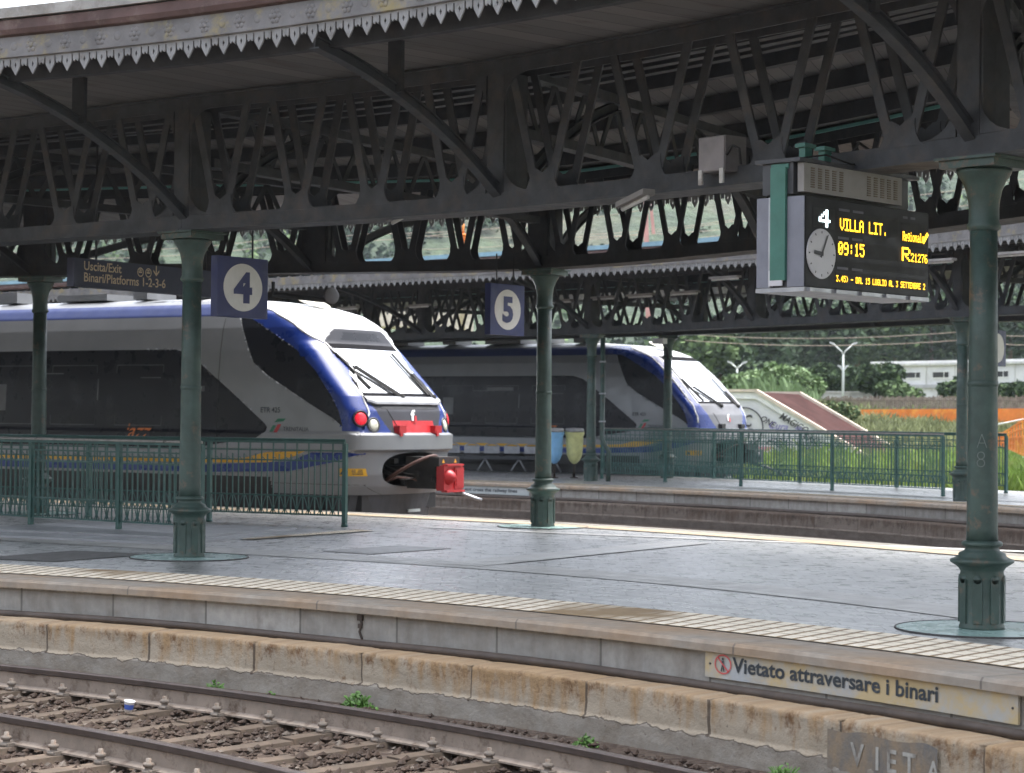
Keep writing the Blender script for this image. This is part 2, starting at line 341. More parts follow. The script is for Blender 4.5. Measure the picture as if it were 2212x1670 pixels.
# ------------------------------------------------------------------ mesh building
Z = Vector((0, 0, 1))
class MB:
    def __init__(s): s.v = []; s.f = []; s.m = []; s.uv = {}; s.sm = []
    def add(s, vs, fs, mi=0, uv=None, smooth=False):
        o = len(s.v); s.v += [Vector(p) for p in vs]
        for f in fs:
            if uv: s.uv[len(s.f)] = [uv[i] for i in f]
            s.f.append([i + o for i in f]); s.m.append(mi); s.sm.append(smooth)
        return s
    def quad(s, a, b, c, d, mi=0): return s.add([a, b, c, d], [(0, 1, 2, 3)], mi)
    def hexa(s, b, t, mi=0):            # bottom 4 (ccw from above), top 4
        return s.add(list(b) + list(t), [(3, 2, 1, 0), (4, 5, 6, 7), (0, 1, 5, 4), (1, 2, 6, 5), (2, 3, 7, 6), (3, 0, 4, 7)], mi)
    def box(s, c, sx, sy, sz, ax=Vector((1, 0, 0)), ay=None, mi=0, az=Z):
        c = Vector(c); ax = Vector(ax).normalized(); az = Vector(az).normalized()
        ay = Vector(ay).normalized() if ay is not None else az.cross(ax).normalized()
        ax, ay, az = ax * sx / 2, ay * sy / 2, az * sz / 2
        return s.hexa([c - ax - ay - az, c + ax - ay - az, c + ax + ay - az, c - ax + ay - az], [c - ax - ay + az, c + ax - ay + az, c + ax + ay + az, c - ax + ay + az], mi)
    def bar(s, p, q, wd, ht, up=Z, mi=0):
        p, q = Vector(p), Vector(q); t = (q - p).normalized(); sd = t.cross(Vector(up))
        sd = sd.normalized() if sd.length > 1e-5 else Vector((1, 0, 0)); u = sd.cross(t).normalized()
        a, b = sd * wd / 2, u * ht / 2
        return s.hexa([p - a - b, p + a - b, q + a - b, q - a - b], [p - a + b, p + a + b, q + a + b, q - a + b], mi)
    def sweep(s, pts, prof, mi=0, up=Z, smooth=False, close=True, uvs=False):
        """prof: list of (side, up) offsets; swept along pts"""
        n = len(pts); k = len(prof); vs = []; uv = []; L = 0
        for i, p in enumerate(pts):
            p = Vector(p); t = (Vector(pts[min(i + 1, n - 1)]) - Vector(pts[max(i - 1, 0)])).normalized()
            sd = t.cross(Vector(up)); sd = sd.normalized() if sd.length > 1e-5 else Vector((1, 0, 0)); u = sd.cross(t).normalized()
            if i: L += (p - Vector(pts[i - 1])).length
            acc = 0
            for j, (a, b) in enumerate(prof):
                if j: acc += math.hypot(a - prof[j - 1][0], b - prof[j - 1][1])
                vs.append(p + sd * a + u * b); uv.append((L, acc))
        fs = []
        for i in range(n - 1):
            for j in range(k if close else k - 1):
                fs.append((i * k + j, i * k + (j + 1) % k, (i + 1) * k + (j + 1) % k, (i + 1) * k + j))
        if close: fs += [tuple(range(k - 1, -1, -1)), tuple((n - 1) * k + j for j in range(k))]
        return s.add(vs, fs, mi, uv if uvs else None, smooth)
    def tube(s, pts, r, n=8, mi=0, r2=None, up=None):
        pts = [Vector(p) for p in pts]; m = len(pts); vs = []
        d0 = (pts[-1] - pts[0]).normalized()
        ref = Vector(up) if up else (Z if abs(d0.z) < .9 else Vector((1, 0, 0)))
        for i, p in enumerate(pts):
            t = (pts[min(i + 1, m - 1)] - pts[max(i - 1, 0)]).normalized()
            a = t.cross(ref); a = a.normalized() if a.length > 1e-5 else t.orthogonal().normalized(); b = a.cross(t)
            rr = r if r2 is None else r + (r2 - r) * i / max(1, m - 1)
            for j in range(n):
                q = 2 * math.pi * j / n; vs.append(p + a * math.cos(q) * rr + b * math.sin(q) * rr)
        fs = [(i * n + j, i * n + (j + 1) % n, (i + 1) * n + (j + 1) % n, (i + 1) * n + j) for i in range(m - 1) for j in range(n)]
        fs += [tuple(range(n - 1, -1, -1)), tuple((m - 1) * n + j for j in range(n))]
        return s.add(vs, fs, mi, None, True)
    def lathe(s, prof, c=(0, 0, 0), n=24, mi=0, ax=Z, smooth=True, flute=0, cap=True):
        c = Vector(c); ax = Vector(ax).normalized(); a = ax.orthogonal().normalized() if abs(ax.z) < .99 else Vector((1, 0, 0)); b = ax.cross(a); vs = []
        for r, h in prof:
            for j in range(n):
                q = 2 * math.pi * j / n; vs.append(c + ax * h + (a * math.cos(q) + b * math.sin(q)) * r * (1 - flute * (j % 2)))
        m = len(prof)
        fs = [(i * n + j, i * n + (j + 1) % n, (i + 1) * n + (j + 1) % n, (i + 1) * n + j) for i in range(m - 1) for j in range(n)]
        if cap: fs += [tuple(range(n - 1, -1, -1)), tuple((m - 1) * n + j for j in range(n))]
        return s.add(vs, fs, mi, None, smooth)
    def prism(s, poly, th, o, ax, ay, mi=0, az=None):
        """2-D polygon (x,y) in frame o,ax,ay, thickness th along az (towards az)"""
        o, ax, ay = Vector(o), Vector(ax), Vector(ay); az = Vector(az) if az is not None else ax.cross(ay).normalized()
        n = len(poly); fr = [o + ax * x + ay * y + az * th for x, y in poly]; bk = [o + ax * x + ay * y for x, y in poly]
        tri = tessellate_polygon([[Vector((x, y, 0)) for x, y in poly]])
        area = sum(poly[i][0] * poly[(i + 1) % n][1] - poly[(i + 1) % n][0] * poly[i][1] for i in range(n))
        fs = []
        for t in tri:
            (x0, y0), (x1, y1), (x2, y2) = (poly[i] for i in t)
            if (x1 - x0) * (y2 - y0) - (x2 - x0) * (y1 - y0) < 0: t = (t[2], t[1], t[0])
            fs.append(tuple(t)); fs.append(tuple(i + n for i in reversed(t)))
        for i in range(n):
            j = (i + 1) % n; fs.append((i + n, j + n, j, i) if area > 0 else (i, j, j + n, i + n))
        return s.add(fr + bk, fs, mi)
    def text(s, body, size, o, ax, ay, mi=0, bold=0., sx=1., align='LEFT', shear=0., lift=.004, spacing=1.):
        vs, fs = text_geo(body, bold, align, spacing)
        o, ax, ay = Vector(o), Vector(ax).normalized(), Vector(ay).normalized(); az = ax.cross(ay).normalized()
        return s.add([o + ax * ((x * sx + y * shear) * size) + ay * (y * size) + az * lift for x, y in vs], fs, mi)
    def disc(s, c, r, ax, ay, mi=0, n=40, lift=.003, rx=None, ring=0.):
        c = Vector(c); ax, ay = Vector(ax).normalized(), Vector(ay).normalized(); az = ax.cross(ay).normalized(); c = c + az * lift; rx = rx or r
        P = [(math.cos(2 * math.pi * i / n), math.sin(2 * math.pi * i / n)) for i in range(n)]
        if ring:
            vs = [c + ax * a * rx + ay * b * r for a, b in P] + [c + ax * a * (rx - ring) + ay * b * (r - ring) for a, b in P]
            return s.add(vs, [(i, (i + 1) % n, n + (i + 1) % n, n + i) for i in range(n)], mi)
        return s.add([c + ax * a * rx + ay * b * r for a, b in P], [tuple(range(n))], mi)
    def build(s, name, mats, parent=None, kind=None, org=None):
        if not isinstance(mats, (list, tuple)): mats = [mats]
        o = org if org is not None else (wl(parent) if parent else Vector((0, 0, 0)))
        me = bpy.data.meshes.new(name); me.from_pydata([v - o for v in s.v], [], s.f)
        for x in mats: me.materials.append(M[x] if isinstance(x, str) else x)
        me.polygons.foreach_set('material_index', s.m); me.polygons.foreach_set('use_smooth', s.sm)
        if s.uv:
            lay = me.uv_layers.new(name='UVMap')
            for p in me.polygons:
                q = s.uv.get(p.index)
                if q:
                    for li, c in zip(p.loop_indices, q): lay.data[li].uv = c
        me.update()
        ob = bpy.data.objects.new(name, me); COL.objects.link(ob)
        if parent: ob.parent = parent; ob.location = o - wl(parent)
        else: ob.location = o
        if kind: ob['kind'] = kind
        return ob

def wl(o):
    p = Vector((0, 0, 0))
    while o: p = p + o.location; o = o.parent
    return p
_tc = {}
def text_geo(body, bold, align, spacing):
    key = (body, bold, align, spacing)
    if key not in _tc:
        cu = bpy.data.curves.new('letters', 'FONT'); cu.body = body; cu.align_x = align; cu.offset = bold; cu.space_character = spacing
        cu.resolution_u = 3
        ob = bpy.data.objects.new('letters', cu); COL.objects.link(ob)
        me = bpy.data.meshes.new_from_object(ob.evaluated_get(bpy.context.evaluated_depsgraph_get()))
        _tc[key] = ([(v.co.x, v.co.y) for v in me.vertices], [tuple(p.vertices) for p in me.polygons])
        bpy.data.objects.remove(ob); bpy.data.meshes.remove(me); bpy.data.curves.remove(cu)
    return _tc[key]
def tag(o, label, cat, group=None, kind=None):
    o['label'] = label; o['category'] = cat
    if group: o['group'] = group
    if kind: o['kind'] = kind
    return o
def thing(name, loc, label, cat, group=None):
    o = bpy.data.objects.new(name, None); COL.objects.link(o); o.location = Vector(loc); o.empty_display_size = .3
    return tag(o, label, cat, group)
def copy_tree(o, parent=None):
    c = o.copy(); COL.objects.link(c)
    if parent: c.parent = parent
    for ch in list(o.children): copy_tree(ch, c)
    return c

class Curve:
    def __init__(s, pts):
        s.p = [Vector((p[0], p[1], 0)) for p in pts]; s.c = [0.]
        for a, b in zip(s.p, s.p[1:]): s.c.append(s.c[-1] + (b - a).length)
        s.L = s.c[-1]
    def seg(s, t):
        lo, hi = 0, len(s.c) - 2
        while lo < hi:
            m = (lo + hi + 1) // 2
            if s.c[m] <= t: lo = m
            else: hi = m - 1
        return lo
    def at(s, t, z=0., off=0.):
        i = s.seg(t); a, b = s.p[i], s.p[i + 1]; f = (t - s.c[i]) / (s.c[i + 1] - s.c[i])
        p = a.lerp(b, f); p.z = z
        return p + s.nor(t) * off if off else p
    def tan(s, t):
        i = s.seg(t); d = s.p[i + 1] - s.p[i]
        t0 = (s.c[i + 1] + s.c[i]) / 2; j = i + 1 if t > t0 else i - 1
        if 0 <= j < len(s.p) - 1:
            d2 = s.p[j + 1] - s.p[j]; t1 = (s.c[j + 1] + s.c[j]) / 2; f = abs((t - t0) / (t1 - t0))
            return d.normalized().lerp(d2.normalized(), f).normalized()
        return d.normalized()
    def nor(s, t):                       # away from the camera
        d = s.tan(t); return Vector((-d.y, d.x, 0))
    def s_px(s, px, z, off=0.):
        lo, hi = 0., s.L
        for _ in range(40):
            m = (lo + hi) / 2
            q = s.at(m, z, off)
            if q.y > 1 and pj(q)[0] < px: lo = m
            elif q.y <= 1: hi = m
            else: hi = m
        return (lo + hi) / 2
    def near(s, p):
        best = min(range(0, 401), key=lambda i: (s.at(s.L * i / 400) - Vector((p[0], p[1], 0))).length)
        return s.L * best / 400
    def pts(s, z, off=0., a=0., b=None, step=.5):
        b = s.L if b is None else b; n = max(1, int(math.ceil((b - a) / step)))
        return [s.at(a + (b - a) * i / n, z, off) for i in range(n + 1)]
def arc(p, q, r, e0, e1, step=.5):
    """circle through three plan points, prolonged straight by e0 / e1 metres; runs left to right"""
    (ax, ay), (bx, by), (cx, cy) = p[:2], q[:2], r[:2]
    d = 2 * (ax * (by - cy) + bx * (cy - ay) + cx * (ay - by))
    ux = ((ax * ax + ay * ay) * (by - cy) + (bx * bx + by * by) * (cy - ay) + (cx * cx + cy * cy) * (ay - by)) / d
    uy = ((ax * ax + ay * ay) * (cx - bx) + (bx * bx + by * by) * (ax - cx) + (cx * cx + cy * cy) * (bx - ax)) / d
    rr = math.hypot(ax - ux, ay - uy); a0 = math.atan2(ay - uy, ax - ux); a1 = math.atan2(cy - uy, cx - ux)
    n = max(4, int(abs(a1 - a0) * rr / step)); P = [Vector((ux + rr * math.cos(a0 + (a1 - a0) * i / n), uy + rr * math.sin(a0 + (a1 - a0) * i / n), 0)) for i in range(n + 1)]
    t0 = (P[0] - P[1]).normalized(); t1 = (P[-1] - P[-2]).normalized()
    return Curve([P[0] + t0 * e0] + P + [P[-1] + t1 * e1])
def smooth_curve(nodes, n=8):
    P = [Vector((x, y, 0)) for x, y in nodes]; out = []
    for i in range(len(P) - 1):
        a, b, c, d = P[max(i - 1, 0)], P[i], P[i + 1], P[min(i + 2, len(P) - 1)]
        for j in range(n):
            t = j / n
            out.append(.5 * (2 * b + (c - a) * t + (2 * a - 5 * b + 4 * c - d) * t * t + (3 * b - a - 3 * c + d) * t ** 3))
    return Curve(out + [P[-1]])
def strip(mb, cv, o0, o1, z0, z1, a=0., b=None, step=.4, mi=0, v0=0.):
    """ribbon along a curve between two side offsets, UV = (run, offset)"""
    b = cv.L if b is None else b; n = max(1, int(math.ceil((b - a) / step))); vs = []; uv = []
    for i in range(n + 1):
        t = a + (b - a) * i / n
        vs += [cv.at(t, z0, o0), cv.at(t, z1, o1)]; w_ = abs(o1 - o0) + abs(z1 - z0); uv += [(t, v0), (t, v0 + w_)]
    return mb.add(vs, [(2 * i, 2 * i + 2, 2 * i + 3, 2 * i + 1) for i in range(n)], mi, uv)
# ------------------------------------------------------------------ platform lines
NE = arc(gz(0, 1251), gz(1106, 1337), gz(2212, 1477), 26, 26)          # near edge of the island platform
TH1 = R(33); U1 = Vector((math.cos(TH1), -math.sin(TH1), 0))
_fe = arc(gz(734, 1105.5), gz(1482, 1144.6), gz(2212, 1198), 1, 26)
FE = Curve([_fe.p[1] - U1 * 32, _fe.p[1] - U1 * 10] + _fe.p[1:])      # its far edge, along the train
P2 = arc(gz(1195, 1048.4), gz(1699, 1070.5), gz(2212, 1101), 34, 9)   # near edge of the second platform
ZR, ZB = -.55, -.80                                                   # rail head, ballast

# ------------------------------------------------------------------ ground, beds, hill
def grid_sheet(name, mat_, x0, x1, y0, y1, z, nx, ny, kind, zf=None):
    mb = MB(); vs = []
    for j in range(ny + 1):
        for i in range(nx + 1):
            x = x0 + (x1 - x0) * i / nx; y = y0 + (y1 - y0) * j / ny
            vs.append((x, y, z + (zf(x, y) if zf else 0)))
    mb.add(vs, [(j * (nx + 1) + i, j * (nx + 1) + i + 1, (j + 1) * (nx + 1) + i + 1, (j + 1) * (nx + 1) + i) for j in range(ny) for i in range(nx)])
    o = mb.build(name, mat_); o['kind'] = kind; return o
grid_sheet('ground', 'ground', -480, 480, -60, 720, -.92, 30, 30, 'structure')
bed = MB(); bed.quad((-60, -10, ZB + .005), (26, -10, ZB + .005), (26, 54, ZB + .005), (-60, 110, ZB + .005)); bed.build('track_bed', 'ballast', kind='structure')
def field_z(x, y):
    T_ = [(62, 0), (75, .55), (84, 1.35), (92, 1.93), (106, 2.5), (120, 2.75), (132, 2.9), (400, 3.0)]; e = 0. if y < 62 else 3.0
    for (a, b), (c, d) in zip(T_, T_[1:]):
        if a <= y < c: e = b + (d - b) * (y - a) / (c - a)
    return .12 * noise.noise(Vector((x * .13, y * .13, 0))) + e
fm = MB(); vs = []; NX, NY = 60, 50
for j in range(NY + 1):
    for i in range(NX + 1):
        f = i / NX; y = 40 + (210 - 40) * (j / NY) ** 1.3
        x0 = 10.6 + (56 - y) * .68 if y < 56 else 9.0 - (y - 56) * 1.3
        x = x0 + (110 - x0) * f
        vs.append((x, y, -.55 + field_z(x, y)))
fm.add(vs, [(j * (NX + 1) + i, j * (NX + 1) + i + 1, (j + 1) * (NX + 1) + i + 1, (j + 1) * (NX + 1) + i) for j in range(NY) for i in range(NX)], 0, None, True)
fm.build('terrain', 'ground', kind='structure')
def hill_z(x, y):
    d = (y - 240) / 260.; d = max(0, min(1, d)); d = d * d * (3 - 2 * d)
    top = 66 + 10 * noise.noise(Vector((x * .004, 3.1, 0))) + (10 if x < 0 else 6) * math.exp(-((x + 40) / 130.) ** 2)
    return d * top + 5 * d * noise.noise(Vector((x * .02, y * .02, 1.7)))
grid_sheet('hill', 'hill', -420, 420, 235, 700, 1.6, 90, 60, 'structure', hill_z)

# ------------------------------------------------------------------ island platform
def platform_top(name, near, far, o_near, o_far, step=.6):
    mb = MB(); n = int(near.L / step); vs = []; uv = []; k = 14
    for i in range(n + 1):
        t = near.L * i / n; a = near.at(t, 0, o_near); b = far.at(far.L * i / n, 0, o_far)
        for j in range(k + 1):
            f = j / k; vs.append(a.lerp(b, f)); uv.append((t, f * 9.5))
    mb.add(vs, [(i * (k + 1) + j, (i + 1) * (k + 1) + j, (i + 1) * (k + 1) + j + 1, i * (k + 1) + j + 1) for i in range(n) for j in range(k)], 0, uv)
    return mb
pf = platform_top('platform', NE, FE, .5, -.3, .8).build('platform', 'pave', kind='structure')
def edge_parts(cv, far_side=False):
    """coping, tactile strip and the concrete face of one platform edge"""
    sg = -1 if far_side else 1
    mb = MB(); strip(mb, cv, sg * .03, sg * .50, 0, 0, mi=0)
    cv_pts = cv.pts(-.035, sg * .03, step=.4)
    mb.sweep(cv_pts, [(-.035, .035), (.0, .035), (.02, .035), (.02, -.035), (0, -.035), (-.030, -.022), (-.042, .0)] if not far_side else [(.035, .035), (-.02, .035), (-.02, -.035), (.035, -.035)], 0, close=True)
    return mb
cop = MB(); strip(cop, NE, .0, .52, .004, .004); strip(cop, NE, -.02, .0, -.02, .004); strip(cop, NE, -.02, -.02, -.075, -.02); strip(cop, NE, .06, -.02, -.075, -.075)
cop.build('coping', 'lip', pf)
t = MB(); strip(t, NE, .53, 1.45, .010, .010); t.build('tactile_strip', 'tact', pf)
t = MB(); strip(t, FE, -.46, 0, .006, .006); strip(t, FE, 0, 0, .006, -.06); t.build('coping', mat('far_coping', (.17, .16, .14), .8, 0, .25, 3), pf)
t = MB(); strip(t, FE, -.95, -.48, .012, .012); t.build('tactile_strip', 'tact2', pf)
PB = arc(gz(734, 1204), gz(1400, 1251), gz(2090, 1325), 9, 4)
t = MB(); strip(t, PB, -.38, .38, .006, .006, v0=.05); t.build('pale_band', 'pavelite', pf)
PC = arc(gz(903, 1139), gz(1300, 1156), gz(1747, 1174), 0, 12)
t = MB(); strip(t, PC, -.14, .14, .007, .007, v0=.015); t.build('pale_band', 'pavelite', pf)
def band_px(pa, pb, wid, z=.010):
    a, b = gz(*pa), gz(*pb); d = (b - a).normalized(); sd = Vector((-d.y, d.x, 0)) * wid / 2; L = (b - a).length; m = MB(); n = 12; vs = []; uv = []
    for i in range(n + 1):
        p = a.lerp(b, i / n); vs += [p - sd + Z * z, p + sd + Z * z]; uv += [(L * i / n, .03), (L * i / n, wid + .03 if wid < .5 else .59)]
    return m.add(vs, [(2 * i, 2 * i + 2, 2 * i + 3, 2 * i + 1) for i in range(n)], 0, uv)
band_px((985, 1222), (1495, 1172), .62).build('pale_band', 'pavelite', pf)
band_px((520, 1166), (790, 1147), .34, .014).build('tactile_strip', 'tact', pf)
t = MB(); t.add([gz(-60, 1206, .007), gz(120, 1213, .007), gz(330, 1197, .007), gz(160, 1189, .007)], [(0, 1, 2, 3)]); t.build('patched_paving', mat('dark_patch_paving', (.10, .098, .095), .6, 0, .3, 5, (.16, .15, .12), .55, .7, 8), pf)
t = MB(); t.add([gz(690, 1190, .007), gz(800, 1197, .007), gz(980, 1184, .007), gz(860, 1178, .007)], [(0, 1, 2, 3)]); t.build('patched_paving', 'pavelite', pf)
fm = MB(); strip(fm, NE, .06, .06, -.075, -.40, step=.3); fm.build('concrete_face', 'face', pf)
fm = MB(); strip(fm, FE, 0, 0, -.06, -.8); fm.build('concrete_face', 'face', pf)
# raised plinth round the stairwell
def plinth(pts, h, name='plinth'):
    m = MB(); b = [Vector((p.x, p.y, .0)) for p in pts]; tp = [Vector((p.x, p.y, h)) for p in pts]; m.hexa(b, tp); return m.build(name, 'plinthm', pf)
M['plinthm'] = mat('stair_plinth_stone', (.30, .31, .33), .38, 0, .15, 2)
plinth([gz(-140, 1155), gz(372, 1178), gz(720, 1150), gz(200, 1128)], .03)
plinth([gz(-60, 1150), gz(400, 1170), gz(640, 1148), gz(200, 1132)], .055)

# old stone kerb wall below the concrete face
def stone_wall(cv, off, ztop, zbot, matn, name, label, a=0., b=None):
    b = cv.L if b is None else b; m = MB(); n = int((b - a) / .055); rows = [0, .02, .05, .09, .13, .17, .21, .24, .262, .274, .285, .30, .33, .37, .41, .455]
    vs = []; uv = []
    for i in range(n + 1):
        t = a + (b - a) * i / n; fr = (t / 1.28) % 1.0; jn = min(fr, 1 - fr) * 1.28
        for q, v in enumerate([-.45, -.02] + rows):
            if v < 0: off_in, z = -v, ztop
            else: off_in, z = 0., ztop - v
            nz = noise.noise(Vector((t * 2.1, v * 5, 3))) * .012 + noise.noise(Vector((t * 9, v * 14, 7))) * .008
            push = 0.
            if v >= 0:
                if v < .27: push += .035 * math.exp(-(jn / .022) ** 2) + (.012 if v == 0 else 0)
                else: push -= .018
                push += nz
                if v == 0: z -= abs(nz) * 1.4 + .02 * math.exp(-(jn / .05) ** 2)
            else: z += nz * .6 - (.02 * math.exp(-(jn / .05) ** 2) if v > -.1 else 0)
            if v == rows[-1]: z = zbot
            vs.append(cv.at(t, z, off + off_in + push)); uv.append((t, max(0., v)))
    k = len(rows) + 2
    m.add(vs, [(i * k + j, i * k + j + 1, (i + 1) * k + j + 1, (i + 1) * k + j) for i in range(n) for j in range(k - 1)], 0, uv, True)
    c = cv.at((a + b) / 2, zbot, off)
    return tag(m.build(name, matn, org=c), label, 'wall')
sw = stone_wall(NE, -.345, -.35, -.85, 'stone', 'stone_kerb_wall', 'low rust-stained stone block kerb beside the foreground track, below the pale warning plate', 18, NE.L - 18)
# painted worn warning on the stone
def on_wall(cv, off, px, zt):
    s = cv.s_px(px, zt); return s, cv.at(s, zt, off), cv.tan(s), cv.nor(s)
s0 = NE.s_px(1792, -.45, -.345) ; s1 = NE.s_px(2030, -.45, -.345)
m = MB(); n = 48; vs = []
for i in range(n + 1):
    t_ = s0 + (s1 - s0) * i / n; q = noise.noise(Vector((t_ * 4, 1, 2))) * .06; q2 = noise.noise(Vector((t_ * 5, 7, 2))) * .05; vs += [NE.at(t_, -.425 + q, -.366), NE.at(t_, -.69 + q2, -.366)]
m.add(vs, [(2 * i, 2 * i + 1, 2 * i + 3, 2 * i + 2) for i in range(n)]); m.build('painted_panel', 'wornblue', sw)
m = MB()
for ch, px, sz in (('V', 1838, .21), ('I', 1889, .21), ('E', 1914, .21), ('T', 1950, .21), ('A', 2003, .18)):
    s_ = NE.s_px(px, -.55, -.37); p = NE.at(s_, -.635, -.367); m.text(ch, sz, p, NE.tan(s_), Z, 0, .02, .9)
m.build('worn_lettering', 'wornwhite', sw)
# water pipe
def pipe_along(cv, off, z, r, label, a=0., b=None):
    pts = cv.pts(0, off, a, b, .5); m = MB(); m.tube([Vector((p.x, p.y, z + .006 * math.sin(i * .7))) for i, p in enumerate(pts)], r, 8)
    c = cv.at((a + (cv.L if b is None else b)) / 2, z, off)
    return tag(m.build('water_pipe', 'pipe', org=c), label, 'pipe')
pipe_along(NE, -.02, -.325, .036, 'dark pipe running along the foot of the near platform edge, above the stone kerb', 18, NE.L - 18)

# ------------------------------------------------------------------ track in front
def rail(cv, off, label, a, b):
    root = thing('running_rail', cv.at((a + b) / 2, ZR - .19, off), label, 'rail')
    P = cv.pts(ZR, off, a, b, .35)
    h = MB(); h.sweep(P, [(-.036, -.008), (-.028, 0), (.028, 0), (.036, -.008), (.036, -.045), (.011, -.058), (-.011, -.058), (-.036, -.045)], 0)
    h.build('rail_head', 'railhead', root)
    w_ = MB(); w_.sweep(P, [(-.011, -.057), (.011, -.057), (.012, -.16), (.075, -.178), (.075, -.192), (-.075, -.192), (-.075, -.178), (-.012, -.16)], 0)
    w_.build('rail_web', 'railweb', root); return root
OF, ON = -1.73, -3.75
rail(NE, OF, 'rusty rail nearest the stone kerb in the foreground track', 18, NE.L - 18)
rail(NE, ON, 'rusty rail crossing the bottom left corner of the photo, nearest the camera', 18, NE.L - 18)
def sleeper_proto():
    r = thing('railway_sleeper', (0, 0, 0), '', 'sleeper', 'sleepers of the foreground track')
    m = MB(); ym = -(OF - ON) / 2
    # local: x along the track, y across (+y = far rail), origin midway under the rails
    prof = [(-1.62, .0), (1.62, .0)]
    for y0, y1, h0, h1 in ((-1.62, -.55, 0, -.005), (-.55, .55, -.02, -.02), (.55, 1.62, -.005, 0)):
        b = [Vector((-.11, y0, -.12)), Vector((.11, y0, -.12)), Vector((.11, y1, -.12)), Vector((-.11, y1, -.12))]
        tt = [Vector((-.075, y0, h0)), Vector((.075, y0, h0)), Vector((.075, y1, h1)), Vector((-.075, y1, h1))]
        m.hexa(b, tt)
    m.build('sleeper_body', 'sleeper', r)
    for sy in (-1.01, 1.01):
        for sd_ in (-1, 1):
            f = MB(); y = sy + sd_ * .105
            f.lathe([(.045, 0), (.045, .022), (.026, .024), (.026, .045), (.038, .047), (.038, .07), (.018, .072), (.018, .10)], (0, y, 0), 8)
            f.box((0, y - sd_ * .02, .012), .10, .09, .024)
            f.build('fastening', 'bolt', r)
    return r
sp = sleeper_proto(); sp.location = (0, 0, 0); first = True
t_ = NE.s_px(-4, 0) - .66 * 2; k = 0
LAB = ['sleeper at the left edge of the photo', 'sleeper just left of the dropped plastic cup', 'sleeper with a plastic cup lying at its side']
places = []
while t_ < NE.s_px(2150, 0):
    places.append(t_); t_ += .66
def sleeper_label(i):
    ords = ['first', 'second', 'third', 'fourth', 'fifth', 'sixth', 'seventh', 'eighth', 'ninth', 'tenth', 'eleventh', 'twelfth', 'thirteenth', 'fourteenth', 'fifteenth', 'sixteenth', 'seventeenth', 'eighteenth', 'nineteenth', 'twentieth']
    return 'brown concrete sleeper, %s from the left along the foreground track' % (ords[i] if i < len(ords) else 'one of the last')
for i, t_ in enumerate(places):
    o = sp if i == 0 else copy_tree(sp)
    tg = NE.tan(t_); o.location = NE.at(t_, ZR - .195, (OF + ON) / 2); o.rotation_euler = (0, 0, math.atan2(tg.y, tg.x))
    o['label'] = sleeper_label(i)
# loose stones
m = MB(); rnd = random.Random(3)
sa, sb = NE.s_px(-120, 0), NE.s_px(2300, 0)
for i in range(13500):
    t_ = rnd.uniform(sa, sb); off = rnd.uniform(-5.6, -.62)
    r_ = rnd.uniform(.016, .036) * (1.25 if rnd.random() < .15 else 1)
    near_sl = min(abs(t_ - q) for q in places)
    if near_sl < .11 and -3.95 < off < -1.5 : 
        if rnd.random() < .93: continue
    c = NE.at(t_, ZB + rnd.uniform(-.01, .05), off)
    V6 = [c + Vector((rnd.uniform(.6, 1.3) * a * r_, rnd.uniform(.6, 1.3) * b * r_, rnd.uniform(.5, 1.) * d * r_)) for a, b, d in ((1, .2, 0), (-1, -.2, .1), (.1, 1, 0), (-.1, -1, .1), (.2, 0, 1), (0, .2, -1))]
    mi = 1 if rnd.random() < .13 else 0
    m.add(V6, [(0, 2, 4), (2, 1, 4), (1, 3, 4), (3, 0, 4), (2, 0, 5), (1, 2, 5), (3, 1, 5), (0, 3, 5)], mi)
tag(m.build('ballast', ['stone1', 'stone2']), 'brown track stones lying between the sleepers of the foreground track', 'gravel', kind='stuff')

# ------------------------------------------------------------------ second platform
FAR2 = None
TH2 = R(36); U2 = Vector((math.cos(TH2), -math.sin(TH2), 0)); N2v = Vector((-math.sin(TH2), -math.cos(TH2), 0))
T2N = Vector((6.05, 58.0, 0)); e_ = T2N + N2v * 1.62
f2 = [e_ - U2 * k_ for k_ in (34, 20, 10, 0)] + [e_ + U2 * .8 + Vector((.3, -.5, 0)), e_ + Vector((3.2, -4.2, 0)), e_ + Vector((6.2, -8.5, 0)), e_ + Vector((10.5, -14.7, 0)), e_ + Vector((17, -24, 0))]
P2F = Curve(f2)
pf2 = platform_top('platform', P2, P2F, .5, 0).build('platform', 'pave', kind='structure')
c2 = MB(); strip(c2, P2, 0, .52, .004, .004); strip(c2, P2, -.02, 0, -.02, .004); strip(c2, P2, -.02, -.02, -.075, -.02); strip(c2, P2, .06, -.02, -.075, -.075); c2.build('coping', 'lip', pf2)
t = MB(); strip(t, P2, .54, .95, .012, .012); t.build('tactile_strip', 'tact2', pf2)
t = MB(); strip(t, P2, .06, .06, -.075, -.40); t.build('concrete_face', 'face', pf2)
t = MB(); strip(t, P2F, 0, 0, 0, -.8); t.build('concrete_face', 'face', pf2)
t = MB(); strip(t, P2, 2.2, 2.9, .008, .008, 20); t.build('pale_band', 'pavelite', pf2)
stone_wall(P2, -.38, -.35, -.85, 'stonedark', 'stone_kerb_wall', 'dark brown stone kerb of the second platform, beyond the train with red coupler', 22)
pipe_along(P2, -.02, -.325, .045, 'dark pipe along the foot of the second platform edge', 20)
